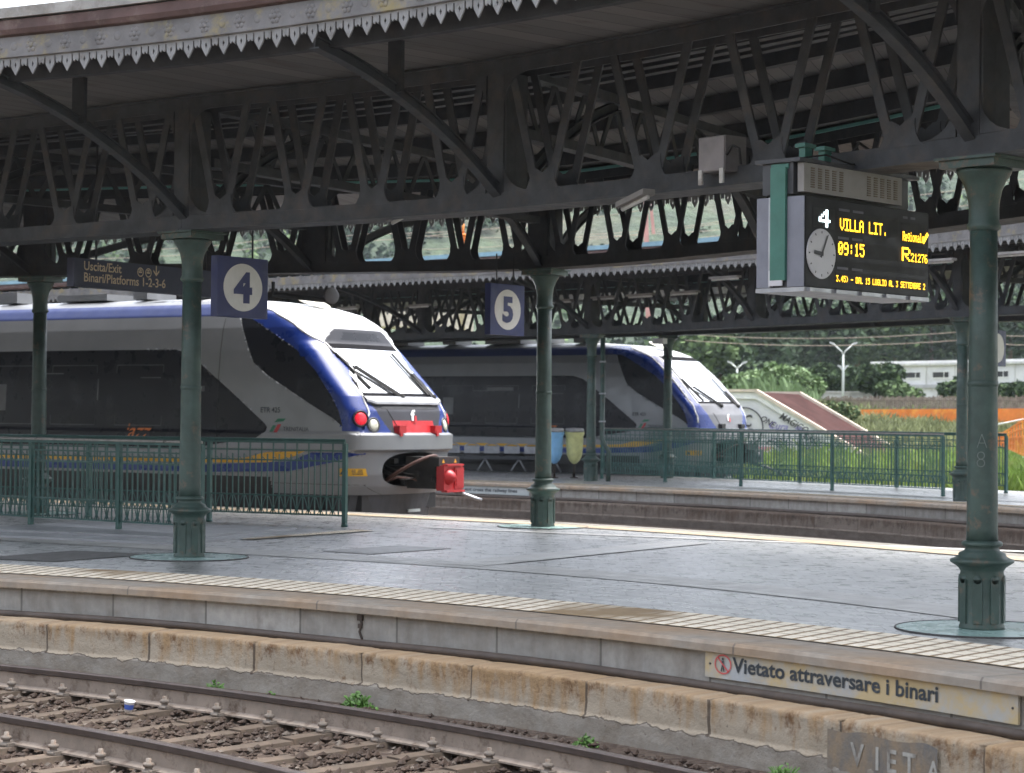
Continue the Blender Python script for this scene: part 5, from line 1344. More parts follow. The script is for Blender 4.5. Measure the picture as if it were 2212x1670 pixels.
plate(NE, 1519, 2194, -.268, -.066, 'plate', 'long pale plate reading Vietato attraversare i binari on the concrete edge', 'Vietato attraversare i binari', .150, (.098, .765), .062)
plate(P2, 970, 1141, -.27, -.08, 'plate2', 'grey plate reading Do not cross the railway lines, half hidden by the red coupler', 'Do not cross the railway lines', .12, (.10, .86), .06)
# small iron cable bracket on the concrete face
s_ = NE.s_px(770, -.1); c = NE.at(s_, -.16, .05)
r = thing('cable_bracket', NE.at(s_, -.31, .05), 'small dark iron bracket with twisted wire on the concrete edge below the tactile strip', 'bracket')
d_ = NE.tan(s_); m = MB(); m.box(c + Z * .04, .055, .03, .05, d_); m.box(c - Z * .03, .035, .03, .04, d_); m.build('clamp', 'pipe', r)
m = MB(); m.tube([c + Z * .06, c - Z * .02 + d_ * .015, c - Z * .08 - d_ * .01, c - Z * .14 + d_ * .02, c - Z * .17], .012, 6); m.build('wire', 'pipe', r)

# ------------------------------------------------------------------ railings
def railing(a, b, posts, label, grp, H=1.24, shine=True, end_posts=True):
    a, b = Vector((a[0], a[1], 0)), Vector((b[0], b[1], 0)); d = (b - a); L = d.length; d.normalize(); n_ = Vector((-d.y, d.x, 0)); z0 = 0.
    r = thing('iron_railing', (a + b) / 2, label, 'railing', grp)
    m = MB(); m.bar(a + Z * (H - .02), b + Z * (H - .02), .06, .035); m.build('handrail', 'rail_green', r)
    m = MB(); m.tube([a + Z * (H + .012), b + Z * (H + .012)], .022, 8); m.build('handrail_top', 'rail_shine' if shine else 'rail_green', r)
    m = MB()
    for z in (H - .14, H - .29, .43, .16): m.bar(a + Z * z, b + Z * z, .022, .022)
    m.build('cross_rail', 'rail_green', r)
    m = MB(); n = max(2, int(L / .205)); st = L / n
    for i in range(n):
        p = a + d * (st * i); q = p + d * st * .5
        m.bar(p + Z * .16, p + Z * (H - .03), .017, .017, n_); m.bar(q + Z * .16, q + Z * (H - .20), .017, .017, n_)
        m.tube([p + Z * (H - .26) + d * .0, p + Z * (H - .25) + d * .03, p + Z * (H - .29) + d * .055], .008, 5)
        for sg in (1, -1):                                   # pointed arches in the bottom panel
            m.tube([q + d * (sg * st * .5) * f + Z * (.43 - .27 * (f ** .6) if False else .17 + .26 * math.cos(f * math.pi / 2)) for f in (0, .25, .5, .75, 1)], .008, 5)
            m.tube([p + d * (sg * st * .25 * f) + Z * (.16 + .10 * (1 - f)) for f in (0, 1)], .007, 5)
    m.build('baluster_panel', 'rail_green', r)
    for f in posts:
        p = a.lerp(b, f); m = MB(); m.box(p + Z * (H - .03) / 2, .062, .062, H - .03, d, n_); m.lathe([(.05, 0), (.05, .03), (.04, .045)], p, 10); m.build('post', 'rail_green', r)
    return r
def gp(u, v): p = gz(u, v); return (p.x, p.y)
pA, pB = gz(434, 1163), gz(0, 1136); dA = (pB - pA).normalized()
railing(pA + dA * 8, pA, (.30, .57, .80, 1), 'green railing with a shiny handrail, in front of the stairwell at the left', 'railings round the near stairwell')
pC = gz(744, 1138); uC = Vector((-math.cos(R(27.5)), math.sin(R(27.5)), 0))
railing(pC + uC * 10, pC, (.3, .53, .76, 1), 'green iron railing behind the stairwell ending in a post beside the nearer train nose', 'railings round the near stairwell', 1.24, False)
railing(pA + dA * 8 + Vector((.2, .3, 0)), pC + uC * 10, (), 'green iron railing across the far left end of the stairwell', 'railings round the near stairwell', 1.24, False)
e0, e1 = gz(2037, 1073), gz(1300, 1034)
railing(e1, e0, (0, .22, .46, .72, 1), 'green railing along the second platform in front of the farther train', 'railings on the second platform', 1.3)
b0 = gz(2173, 1065); bd = (e1 - e0).normalized()
railing(b0 + bd * 14, b0, (.25, .5, .75, 1), 'green railing farther back on the second platform, ending right of the big column', 'railings on the second platform', 1.3, False)

# ------------------------------------------------------------------ bins, seats, pipe beside the far column
def bin_(base, rtop, bagmat, label, hang=.85):
    b = Vector(base); r = thing('rubbish_bin', b, label, 'bin', 'rubbish bag bins on the second platform')
    m = MB(); m.tube([b, b + Z * 1.25], .035, 10); m.lathe([(.11, 0), (.11, .02), (.04, .03)], b, 12); m.build('stand', 'pipe', r)
    c = b + Vector((.0, -.16, 1.24)); m = MB(); m.lathe([(rtop, -.03), (rtop * 1.06, 0), (rtop * 1.04, .05), (rtop * .9, .07), (.02, .08)], c, 20); m.build('lid', 'bingrey', r)
    m = MB(); rnd = random.Random(hash(label) % 97); n = 22; prof = [(1.06, -.01), (1.10, -.09), (.98, -.14), (.96, -.3), (.93, -.5), (.86, -.66), (.62, -.80), (.30, -.88), (.06, -.90)]
    vs = []
    for rr, hh in prof:
        for j in range(n):
            g = 2 * math.pi * j / n; k_ = 1 + .09 * noise.noise(Vector((math.cos(g) * 2, math.sin(g) * 2, hh * 4 + rnd.random()))) ; vs.append(c + Vector((math.cos(g) * rr * rtop * k_, math.sin(g) * rr * rtop * k_ * .8, hh * hang / .9 * (1 + .02 * math.sin(3 * g)))))
    m.add(vs, [(i * n + j, i * n + (j + 1) % n, (i + 1) * n + (j + 1) % n, (i + 1) * n + j) for i in range(len(prof) - 1) for j in range(n)], 0, None, True); m.build('bag', bagmat, r)
    return r
bin_(gz(1240, 1033), .235, 'bagyellow', 'bin with a translucent yellow bag, left of the far column')
bin_(gz(1197, 1033), .23, 'bagblue', 'bin with a light blue bag, half hidden behind the number 5 column')
ca = gz(955, 1017); cb = gz(1215, 1021)
r = thing('seat_row', (ca + cb) / 2, 'row of grey metal seats seen from behind on the second platform', 'bench')
d_ = (cb - ca); L = d_.length; d_.normalize(); n_ = Vector((-d_.y, d_.x, 0))
m = MB(); m.bar(ca + Z * .40, cb + Z * .40, .09, .09); m.build('beam', 'dkgrey', r)
for i in range(6):
    p = ca + d_ * (L * (i + .5) / 6)
    m = MB(); m.box(p + n_ * .22 + Z * .45, .46, .44, .03, d_, n_); m.build('seat', 'dkgrey', r)
    m = MB(); m.box(p - n_ * .02 + Z * .63, .46, .03, .20, d_, n_)
    m.tube([p + d_ * .22 * math.cos(g) + Z * (.70 + .11 * math.sin(g)) for g in [math.pi * q / 8 for q in range(9)]], .022, 6); m.build('backrest', 'steel', r)
for f in (.07, .36, .64, .93):
    p = ca + d_ * L * f; m = MB()
    for s_ in (-1, 1): m.tube([p + Z * .38, p + d_ * s_ * .22 - n_ * .05 + Z * .02], .025, 6)
    m.build('leg', 'steel', r)
p = Vector((2.27, 52.25, 0)); r = thing('drain_pipe', p, 'thin green drain pipe clamped beside the far column next to the yellow bag bin', 'pipe')
m = MB(); m.tube([p + Vector((.16, -.05, .0)), p + Vector((.16, -.05, .75)), p + Vector((0, 0, 1.05)), p + Z * 3.6], .06, 8); m.build('tube', 'iron', r)
m = MB()
for z in (1.5, 2.2, 3.0): m.lathe([(.085, -.02), (.085, .02)], Vector((2.27, 52.25, z)), 12)
m.build('clamp', 'steel', r)
# street-type lamp bracket at the far column
c = at(1425, 737, 54.6); r = thing('wall_lamp', c, 'white lamp head on a curved arm fixed to the thin far column', 'lamp')
m = MB(); m.box(c, .34, .2, .14, (.8, -.6, 0)); m.build('lamp_head', 'twhite', r)
m = MB(); m.tube([c + Z * -.06, at(1432, 742, 54.8), at(1441, 752, 55.0), at(1443, 775, 55.2)], .025, 6); m.build('arm', 'iron_dark', r)

# ------------------------------------------------------------------ litter and weeds on the track
def weed(c, r0, n, label, h=1.):
    m = MB(); rnd = random.Random(int(c.x * 1000) % 1000); c = Vector(c)
    for i in range(n):
        g = rnd.uniform(0, 6.28); q = rnd.uniform(0, 1) ** .6 * r0; zz = rnd.uniform(.0, 1) * r0 * 1.2 * h * (1.2 - q / r0)
        p = c + Vector((math.cos(g) * q, math.sin(g) * q * .6, zz)); s = rnd.uniform(.012, .026)
        ax = Vector((rnd.gauss(0, 1), rnd.gauss(0, 1), rnd.gauss(0, .6))).normalized(); ay = ax.orthogonal().normalized()
        m.add([p - ax * s, p - ay * s * .6, p + ax * s, p + ay * s * .6], [(0, 1, 2, 3)])
    for i in range(int(n / 14)):
        g = rnd.uniform(0, 6.28); m.tube([c, c + Vector((math.cos(g) * r0 * .7, math.sin(g) * r0 * .4, r0 * h))], .004, 4)
    tag(m.build('weed', 'weed', org=c), label, 'weed', 'weeds along the stone kerb')
for (px, py, off, r0, n, lb) in ((28, 1424, -.58, .11, 150, 'green weed at the left edge of the photo, against the stone kerb'), (570, 1488, -.62, .09, 90, 'low green weed behind the rail, left of the biggest weed'), (690, 1503, -.62, .06, 50, 'tiny green weed midway between the two larger weeds on the kerb'), (880, 1518, -.60, .13, 240, 'biggest green weed, growing behind the rail at the stone kerb'), (1395, 1612, -.64, .08, 90, 'small green weed behind the rail near the middle of the photo'), (1830, 1652, -.60, .12, 130, 'weeds under the worn painted lettering at the lower right')):
    s_ = NE.s_px(px, -.6); weed(NE.at(s_, -.80 if px > 100 else -.74, off), r0 * 1.25, n * 2, lb, .75)
c = gz(277, 1540, -.72); r = thing('yogurt_cup', c, 'empty white plastic cup with a blue print, lying on the sleepers', 'cup')
m = MB(); m.lathe([(.030, 0), (.040, .075), (.044, .08), (.044, .086), (.038, .086), (.028, .004)], c + Z * .012, 20, 0, Vector((.15, -.1, 1)), cap=True); m.build('cup_body', 'cup', r)
m = MB(); m.lathe([(.0332, .02), (.0385, .06)], c + Z * .012, 20, 0, Vector((.15, -.1, 1)), cap=False); m.build('cup_print', 'cupblue', r)
for i, (px, py, lb) in enumerate(((232, 1636, 'crumpled white paper scrap beside the near rail at the bottom left'), (452, 1658, 'small white scrap beside the near rail left of the bottom centre'))):
    c = gz(px, py, -.73); m = MB(); rnd = random.Random(i); n = 7; vs = []
    for a in range(n):
        for b in range(n): vs.append(c + Vector(((a / n - .5) * .12, (b / n - .5) * .09, .012 + .03 * rnd.random())))
    m.add(vs, [(a * n + b, a * n + b + 1, (a + 1) * n + b + 1, (a + 1) * n + b) for a in range(n - 1) for b in range(n - 1)], 0, None, True); tag(m.build('paper_scrap', 'cup', org=c), lb, 'litter')
# ------------------------------------------------------------------ beyond the platforms
# covered ramp with graffiti
ra = at(1633, 844, 75); fd = Vector((2.36, 5.8, 0)).normalized(); sl = Vector((.926, -.377, 0)).normalized(); g0 = -.55
r = thing('stair_shelter', (ra.x, ra.y, g0), 'white graffiti covered stair shelter with a sloping rusty red roof beyond the farther train', 'stair shelter')
WID = 6.3; zt = ra.z; zb = zt - 1.95; run = 3.45
Pn = lambda k, z, w_=0.: Vector((ra.x, ra.y, 0)) + sl * k + fd * w_ + Z * z
m = MB()
prof = [(-3.4, g0), (4.6, g0), (4.6, .15), (run, zb - .12), (0, zt - .12), (-3.4, zt - .12)]
m.prism(prof, .22, Vector((ra.x, ra.y, 0)) + fd * .05, sl, Z, 0, fd); m.prism(prof, .22, Vector((ra.x, ra.y, 0)) + fd * (WID - .3), sl, Z, 0, fd); m.build('side_wall', 'wall', r)
m = MB(); m.prism([(-3.4, zt - .30), (-3.4, zt - .06), (.05, zt - .06), (run + .2, zb - .16), (run, zb - .36), (0, zt - .30)], .06, Vector((ra.x, ra.y, 0)) - fd * .03, sl, Z, 0, fd); m.build('wall_band', 'white', r)
m = MB(); m.quad(Pn(0, zt - .05), Pn(run + .9, zb - .55), Pn(run + .9, zb - .55, WID), Pn(0, zt - .05, WID)); m.quad(Pn(-3.4, zt - .05), Pn(0, zt - .05), Pn(0, zt - .05, WID), Pn(-3.4, zt - .05, WID)); m.build('roof', 'roofred', r)
for w_ in (0, WID):
    m = MB(); m.bar(Pn(0, zt, w_), Pn(run + 1.0, zb - .57, w_), .22, .12); m.bar(Pn(-3.4, zt, w_), Pn(0.05, zt, w_), .22, .10); m.build('coping', 'coping', r)
m = MB(); m.hexa([Pn(4.4, g0, .3), Pn(9.5, g0, .3), Pn(9.5, g0, 1), Pn(4.4, g0, 1)], [Pn(4.4, .12, .3), Pn(9.5, -.02, .3), Pn(9.5, -.02, 1), Pn(4.4, .12, 1)]); m.hexa([Pn(9.4, g0, .2), Pn(11.2, g0, .2), Pn(11.2, g0, 1.6), Pn(9.4, g0, 1.6)], [Pn(9.4, .62, .2), Pn(11.2, .62, .2), Pn(11.2, .62, 1.6), Pn(9.4, .62, 1.6)]); m.build('low_wall', 'wall', r)
def graf(body, k, z, size, mt, bold=.02, sx=1., shear=0., ang=0.):
    ax = sl * math.cos(ang) + Z * math.sin(ang); ay = Z * math.cos(ang) - sl * math.sin(ang); m = MB(); m.text(body, size, Pn(k, z, -.005), ax, ay, 0, bold, sx, shear=shear, lift=.03); m.build('graffiti', mt, r)
cg = Pn(-.42, 1.28, 0); m = MB(); m.disc(cg - fd * .0, .72, sl, Z, 0, 40, .035, .72, .05); m.build('graffiti', 'graffiti', r)
graf('RFC', -.98, 1.30, .60, 'graffiti', .02, .78, .12); graf('XDT.', -.98, .86, .52, 'graffiti', .02, .80, .10)
graf('MORV', .42, .70, .26, 'graffiti', .02, 1, .2); graf('W', .75, .50, .22, 'graffiti', .02, 1); graf('MAGICO', .85, 1.62, .36, 'graffiti', .015, .8, .2, -.52); graf('GANG', 1.72, .95, .28, 'graffiti', .02, .9, .2, -.52)
graf('Cura', .45, 1.25, .36, 'graffiti_blue', .012, 1., .3, -.1); graf('sky', 1.45, 1.25, .26, 'graffiti_blue', .012, 1., .3, -.52); graf('ONE', .15, 1.55, .3, 'graffiti', .02, .9, .2, -.52); graf('TOSK', 2.3, .35, .34, 'graffiti', .02, .9, .2, -.3); graf('zek', 1.6, .42, .36, 'graffiti_blue', .02, 1., .2, 0); graf('RUE', .9, .2, .3, 'graffiti', .02, 1., .2, 0); graf('LIA', 2.75, .62, .40, 'graffiti', .01, .8, .2, -.45)
m = MB(); m.quad(Pn(-.2, .42, .04), Pn(.5, .42, .04), Pn(.6, .58, .04), Pn(-.1, .58, .04)); m.build('graffiti', 'graffiti_pink', r)

# long white building with strip windows
bA = at(1880, 792, 132); bB = at(2300, 777, 120); bd_ = bB - bA; bd_.z = 0; L = bd_.length; bd_.normalize(); bn = Vector((-bd_.y, bd_.x, 0))
r = thing('long_building', (bA.x, bA.y, 0), 'long low white building with a row of dark strip windows, at the right', 'building')
zt = bA.z; m = MB(); m.box((bA + bd_ * L / 2 + bn * 3 + Z * ((0 + zt) / 2 - bA.z)), L, 6, zt + .6, bd_, bn); m.build('wall', 'wall', r)
m = MB(); m.box(bA + bd_ * L / 2 + bn * 3 + Z * .08, L + .3, 6.4, .14, bd_, bn); m.build('roof', 'dirtwhite', r)
m = MB(); m.box(bA + bd_ * L / 2 - bn * .06 - Z * 1.28, L, .2, .22, bd_, bn); m.build('ledge', mat('ledge_grey', (.36, .36, .37), .8, 0, .2, 1), r)
for i in range(5):
    k_ = 1.25 + i * 2.28; c = bA + bd_ * k_ - Z * .58
    m = MB(); m.box(c - bn * .005, 1.22, .04, .36, bd_, bn); f = m.build('window', 'black', r)
    m = MB()
    for z_, w_, h_ in ((.19, 1.3, .04), (-.19, 1.3, .05)): m.box(c - bn * .03 + Z * z_, w_, .06, h_, bd_, bn)
    m.box(c - bn * .03 + bd_ * .28, .03, .05, .36, bd_, bn); m.build('frame', 'white', f)
for i in range(4):
    c = bA + bd_ * (1.9 + i * 3.0) - Z * 2.2; m = MB(); m.box(c - bn * .005, 1.1, .04, .5, bd_, bn); m.build('window', 'dkgrey', r)
m = MB()
for i in range(6): m.box(bA + bd_ * (.1 + i * 2.28) - bn * .02 - Z * .62, .04, .05, 1.2, bd_, bn)
m.build('wall_joint', 'dirtwhite', r)
# far grey wall left of it
wa = at(1722, 853, 118); r_ = MB(); c = wa + Vector((3.2, 0, -.6)); r_.box(c, 7.4, .3, 1.5, (1, -.05, 0)); r_.box(c + Z * .78, 7.6, .45, .08, (1, -.05, 0)); tag(r_.build('boundary_wall', 'dirtwhite', org=c), 'low grey wall behind the lamp post and the shelter roof', 'wall')

# orange mesh fence
def mesh_fence(pts, h, label, name='mesh_fence', posts=True, droop=.0):
    p0 = pts[0]; r = thing(name, p0, label, 'fence', 'orange safety fences'); m = MB(); vs = []; n = 0; P = []
    for a, b in zip(pts, pts[1:]):
        for q in range(10): P.append(a.lerp(b, q / 10))
    P.append(pts[-1])
    for i, p in enumerate(P):
        w_ = noise.noise(Vector((i * .35, 2, 1))) * .05
        for z in (0, .3, .6, .85, 1): vs.append(p + Vector((0, w_ * (1 - abs(z - .5)), h * z - droop * abs(math.sin(i * math.pi / 5)) * z)))
    m.add(vs, [(i * 5 + j, (i + 1) * 5 + j, (i + 1) * 5 + j + 1, i * 5 + j + 1) for i in range(len(P) - 1) for j in range(4)], 0, None, True); m.build('mesh_sheet', 'orange', r)
    if posts:
        for i in range(0, len(P), 5):
            m = MB(); m.tube([P[i] - Z * .3 + Vector((0, .06, 0)), P[i] + Z * (h + .06) + Vector((0, .06, 0))], .025, 6); m.build('post', 'pipe', r)
    return r
fp = [at(u, 912, Y) for u, Y in ((1788, 97), (1880, 95), (1975, 93), (2070, 91), (2165, 89), (2290, 86))]
mesh_fence(fp, .58, 'straight orange mesh fence crossing the field in front of the brown slat fence')
fq = [at(2130, 962, 66), at(2165, 962, 64), at(2215, 985, 60), at(2270, 1000, 58)]
rr = thing('mesh_fence', fq[0], 'slack orange net sloping up at the right edge, in front of the tall grass', 'fence', 'orange safety fences')
m = MB(); tp = [at(2130, 942, 66), at(2168, 935, 64), at(2215, 905, 60), at(2270, 890, 58)]
for i in range(3):
    for q in range(8):
        for w_ in range(5):
            a0, a1 = fq[i].lerp(fq[i + 1], q / 8), tp[i].lerp(tp[i + 1], q / 8); b0, b1 = fq[i].lerp(fq[i + 1], (q + 1) / 8), tp[i].lerp(tp[i + 1], (q + 1) / 8)
            m.bar(a0.lerp(a1, w_ / 4), b0.lerp(b1, w_ / 4), .03, .06); 
        m.bar(a0, a1, .05, .03, Vector((0, 1, 0)))
        m.quad(a0 + Vector((0, .05, 0)), b0 + Vector((0, .05, 0)), b0.lerp(b1, .55) + Vector((0, .05, 0)), a0.lerp(a1, .55) + Vector((0, .05, 0)))
m.build('net', 'orange', rr)
m = MB(); m.tube([at(2118, 925, 66), at(2275, 893, 58)], .03, 6); m.build('top_rope', 'white', rr)
# brown slat fence
sa_, sb_ = at(1786, 884, 106), at(2290, 886, 92); d_ = sb_ - sa_; L = d_.length; d_.normalize(); rnd = random.Random(5)
r = thing('slat_fence', sa_, 'weathered brown slat fence behind the orange mesh', 'fence'); m = MB(); k_ = 0
while k_ < L:
    h = .72 + rnd.uniform(-.06, .06); m.box(sa_ + d_ * k_ + Z * (h / 2 - .1), rnd.uniform(.07, .11), .03, h, d_ + Z * rnd.uniform(-.03, .03)); k_ += .145
m.build('slats', 'wood', r); m = MB(); m.bar(sa_ + Z * .1, sb_ + Z * .1, .04, .06); m.bar(sa_ + Z * .45, sb_ + Z * .45, .04, .06); m.build('rail', 'wood', r)
# street lamps
def street_lamp(px, ybase, ytop, Y, label, spread=24, low=True):
    b = at(px, ybase, Y); t = at(px, ytop, Y); s = Y / FPX; r = thing('street_lamp', b, label, 'street lamp', 'double street lamps'); ax = Vector((1, 0, 0))
    H = t.z - b.z; m = MB(); m.tube([b - Z * 1.5, b + Z * H * .45, b + Z * H * .80], 3.2 * s, 8, 0, 2 * s); m.build('pole', 'pole', r)
    for g in (-1, 1):
        m = MB(); m.tube([b + Z * H * .79, b + Z * H * .86 + ax * g * 4 * s, b + Z * H * .985 + ax * g * spread * .85 * s], 1.5 * s, 6); m.build('arm', 'pole', r)
        m = MB(); m.box(b + Z * H * 1.0 + ax * g * spread * s, 11 * s, 5 * s, 3.5 * s, Vector((g, 0, .35))); m.build('lamp_head', 'twhite', r)
        if low:
            m = MB(); m.tube([b + Z * H * .50, b + Z * H * .58 + ax * g * 7 * s], 1.6 * s, 6); m.box(b + Z * H * .59 + ax * g * 8 * s, 7 * s, 4 * s, 3.5 * s, Vector((g, 0, .35))); m.build('low_lamp', 'twhite', r)
street_lamp(1821, 862, 742, 112, 'double headed street lamp rising above the bushes, left of the white building')
street_lamp(1592, 850, 783, 122, 'street lamp head just showing above the roof edge of the farther train', 16, False)

# wires, masts
def wire(pts, r_, label, g='overhead wires'):
    m = MB(); P = []
    for a, b in zip(pts, pts[1:]):
        for q in range(8):
            f = q / 8; p = a.lerp(b, f); p.z -= 4 * f * (1 - f) * .25; P.append(p)
    P.append(pts[-1]); m.tube(P, r_, 5); c = pts[0]; tag(m.build('overhead_wire', 'wire', org=c), label, 'wire', g)
wire([at(1480, 735, 88), at(2110, 732, 82), at(2300, 731, 80)], .013, 'lower of the two long wires over the farther train and the bushes')
wire([at(1480, 722, 92), at(2110, 714, 82), at(2300, 711, 80)], .013, 'upper of the two long wires over the farther train and the bushes')
wl_ = [((150, 560), (1400, 452)), ((150, 590), (1100, 545)), ((880, 540), (2300, 415)), ((900, 556), (2300, 450)), ((880, 508), (2300, 480)), ((1250, 508), (2300, 368)), ((1250, 545), (2300, 500)), ((150, 535), (1000, 500))]
for i, (a, b) in enumerate(wl_):
    wire([at(*a, 92 + i), at((a[0] + b[0]) / 2, (a[1] + b[1]) / 2, 88 + i), at(*b, 84 + i)], .013, 'thin overhead wires seen through the girders of the near canopy against the hill', 'wires seen through the girders')
m = MB(); a, b = at(1392, 440, 84), at(1402, 552, 84); m.bar(a + Z * 1.5, b - Z * 3, .18, .18, Vector((0, 1, 0))); m.bar(a + Vector((.25, 0, 0)), at(1412, 505, 84), .12, .12, Vector((0, 1, 0)))
tag(m.build('signal_mast', 'mastpink', org=b), 'faded red mast seen through the near canopy girder, left of the junction box', 'mast')
p = at(1000, 562, 86); r = thing('insulator_post', p, 'cream post with an orange banded insulator seen above the number 5 sign', 'mast')
m = MB(); m.tube([p - Z * 3, p + Z * .55], .12, 8); m.bar(p + Vector((-1.0, 0, .12)), p + Vector((.1, 0, .02)), .2, .1, Vector((0, 1, 0))); m.build('mast', 'insul', r)
m = MB()
for q in range(5): m.lathe([(.10, 0), (.17, .04), (.10, .10)], p + Z * (.55 + .11 * q), 12)
m.tube([p + Z * 1.1, p + Z * 1.5], .05, 6); m.build('insulator', 'orange', r)

# ------------------------------------------------------------------ vegetation
def crown_mesh(name, blobs, n, leaf, seed, flat=.55, layers=('leaf_d', 'leaf_m', 'leaf_l')):
    rnd = random.Random(seed); m = MB(); tot = sum(b[3] ** 2 for b in blobs)
    for (x, y, z, r_, sq) in blobs:
        k = int(n * r_ * r_ / tot); lean = rnd.uniform(-.12, .12)
        for i in range(k):
            v = Vector((rnd.gauss(0, 1), rnd.gauss(0, 1), rnd.gauss(0, 1))).normalized(); rad = r_ * (rnd.random() ** .35) * (1 + .22 * noise.noise(v * 2.3 + Vector((x, y, z))))
            p = Vector((x, y, z)) + Vector((v.x * rad, v.y * rad, v.z * rad * sq)); s = leaf * rnd.uniform(.5, 1.3)
            ax = Vector((rnd.gauss(0, 1), rnd.gauss(0, 1), rnd.gauss(0, flat))).normalized(); ay = (ax.cross(Vector((rnd.gauss(0, 1), rnd.gauss(0, 1), rnd.gauss(0, 1))))).normalized()
            mi = 0 if rnd.random() < .55 else (1 if rnd.random() < .75 else 2)
            m.add([p - ax * s, p - ay * s * .55 + ax * s * .2, p + ax * s, p + ay * s * .6 - ax * s * .1], [(0, 1, 2, 3)], mi)
    return m
def tree(name, base, H, R_, seed, label, layers, n=2600, leaf=.28, trunk=.25, sq=.85, grp=None, low=.35):
    rnd = random.Random(seed); b = Vector(base); r = thing(name, b, label, 'tree', grp); bl = []
    for i in range(9):
        g = rnd.uniform(0, 6.28); q = R_ * rnd.uniform(.15, .75); zz = H * rnd.uniform(low, .88)
        bl.append((b.x + math.cos(g) * q, b.y + math.sin(g) * q, b.z + zz, R_ * rnd.uniform(.32, .58), sq))
    bl.append((b.x, b.y, b.z + H * .80, R_ * .5, sq)); bl.append((b.x, b.y, b.z + H * .55, R_ * .7, sq))
    crown_mesh(name, bl, n, leaf, seed).build('crown', layers, r)
    m = MB(); m.tube([b - Z * .3, b + Vector((.1, 0, H * .3)), b + Vector((-.1, .1, H * .75))], trunk, 8, 0, trunk * .3)
    for q in bl[:5]: m.tube([b + Z * H * rnd.uniform(.25, .5), Vector(q[:3])], trunk * .4, 6, 0, trunk * .12)
    m.build('trunk', 'bark', r); return r
LD, LM, LL = ['leaf_d', 'leaf_d', 'leaf_m'], ['leaf_d', 'leaf_m', 'leaf_l'], ['leaf_m', 'leaf_l', 'leaf_l']
def onpx(u, v, Y): return at(u, v, Y)
tl = [(1500, 850, 150, 4.6, 2.6, LL, 'pale green tree directly behind the nose of the farther train'), (1555, 850, 165, 5.4, 3.0, LM, 'green tree right behind the upper nose of the farther train'),
      (1625, 830, 178, 6.4, 3.6, LD, 'dark dense tree behind the reeds, left one'), (1700, 830, 182, 6.6, 3.8, LD, 'dark dense tree behind the reeds, left of the street lamp'),
      (1770, 830, 186, 7.2, 3.9, LD, 'tall dark tree standing straight behind the street lamp'), (1850, 820, 190, 7.2, 4.0, LM, 'mid green tree right behind the double street lamp head'),
      (1930, 805, 196, 6.8, 4.2, LM, 'mid green tree above the left end of the white building'), (2010, 800, 200, 7.0, 4.3, LD, 'dark tree above the middle of the white building'),
      (2090, 800, 202, 7.0, 4.2, LD, 'dark tree behind the white building, left of the big column'), (2180, 795, 196, 7.2, 4.4, LD, 'dark tree above the white building at the right edge')]
for i, (u, v, Y, H, R_, ly, lb) in enumerate(tl):
    tree('broadleaf_tree', onpx(u, v, Y), H, R_, 11 + i, lb, ly, 3400, .34, .3, .9, 'trees behind the field', .22)
def bush(u, v, Y, H, R_, ly, lb, n=2200, leaf=.17, sq=.8, name='bush'):
    b = onpx(u, v, Y); rnd = random.Random(int(u)); r = thing(name, b, lb, 'bush', 'bushes in the field'); bl = [(b.x + rnd.uniform(-.6, .6) * R_, b.y + rnd.uniform(-.4, .4) * R_, b.z + H * rnd.uniform(.3, .68), R_ * rnd.uniform(.35, .55), sq) for _ in range(7)] + [(b.x, b.y, b.z + H * .42, R_ * .62, sq)]
    crown_mesh(name, bl, n, leaf, int(u)).build('foliage', ly, r); m = MB()
    for q in bl[:4]: m.tube([b - Z * .2, Vector(q[:3])], .05, 5, 0, .02)
    m.build('stem', 'bark', r)
bush(1892, 860, 116, 2.3, 1.6, LM, 'round green bush right of the street lamp, against the white building', 3800)
bush(1835, 858, 119, 2.0, 1.3, LM, 'green bush behind the foot of the double street lamp')
bush(1790, 855, 121, 2.1, 1.3, LM, 'yellow green bush left of the street lamp', 2200)
bush(1925, 868, 112, 1.2, 1.0, LL, 'low pale bush in front of the left end of the white building', 1500)
bush(2065, 862, 110, 1.3, 1.0, LM, 'small bush in front of the white building, left of the big column', 1600)
bush(2100, 870, 104, .9, .8, LL, 'pale weedy bush just left of the big column', 1200)
bush(2195, 872, 104, 1.2, 1.1, LM, 'bush in front of the white building at the right edge', 1500)
bush(1822, 912, 90, .95, 1.0, ['leaf_m', 'grass2', 'leaf_l'], 'brownish bush covering the left end of the orange fence', 1700, .10)
bush(1960, 872, 108, .8, 1.2, LL, 'flat weedy bush before the white building, above the slat fence', 1400)
# reeds
r = thing('reed_clump', onpx(1670, 852, 104), 'broad clump of tall pale reeds above the roof of the graffiti shelter', 'reeds', 'bushes in the field'); m = MB(); rnd = random.Random(9)
for i in range(1300):
    u = rnd.gauss(1670, 46); u = min(max(u, 1575), 1770); Y = rnd.uniform(100, 110); h = (1.55 - abs(u - 1665) / 95 * .7) * rnd.uniform(.35, 1.05); b = onpx(u, 862, Y); lean = Vector((rnd.gauss(0, .18), rnd.gauss(0, .18), 1)) * h; s = Vector((rnd.uniform(.03, .06), rnd.uniform(-.03, .03), 0))
    m.add([b - s, b + s, b + lean * .6 + s * .8 + Vector((lean.x * .2, 0, 0)), b + lean + Vector((lean.x * .5, 0, -.08 * h))], [(0, 1, 2, 3)])
m.build('stalks', 'reed', r)
for u_, Y_, R2 in ((1615, 104, 1.15), (1655, 103, 1.3), (1700, 103, 1.25), (1738, 104, .95)):
    b_ = onpx(u_, 856, Y_); crown_mesh('x', [(b_.x + rnd.uniform(-.5, .5), b_.y, b_.z + .45 * R2 + rnd.uniform(-.1, .3), R2 * .75, .8) for _ in range(3)], 1500, .15, int(u_)).build('foliage', ['leaf_l', 'reed', 'reed'], r)
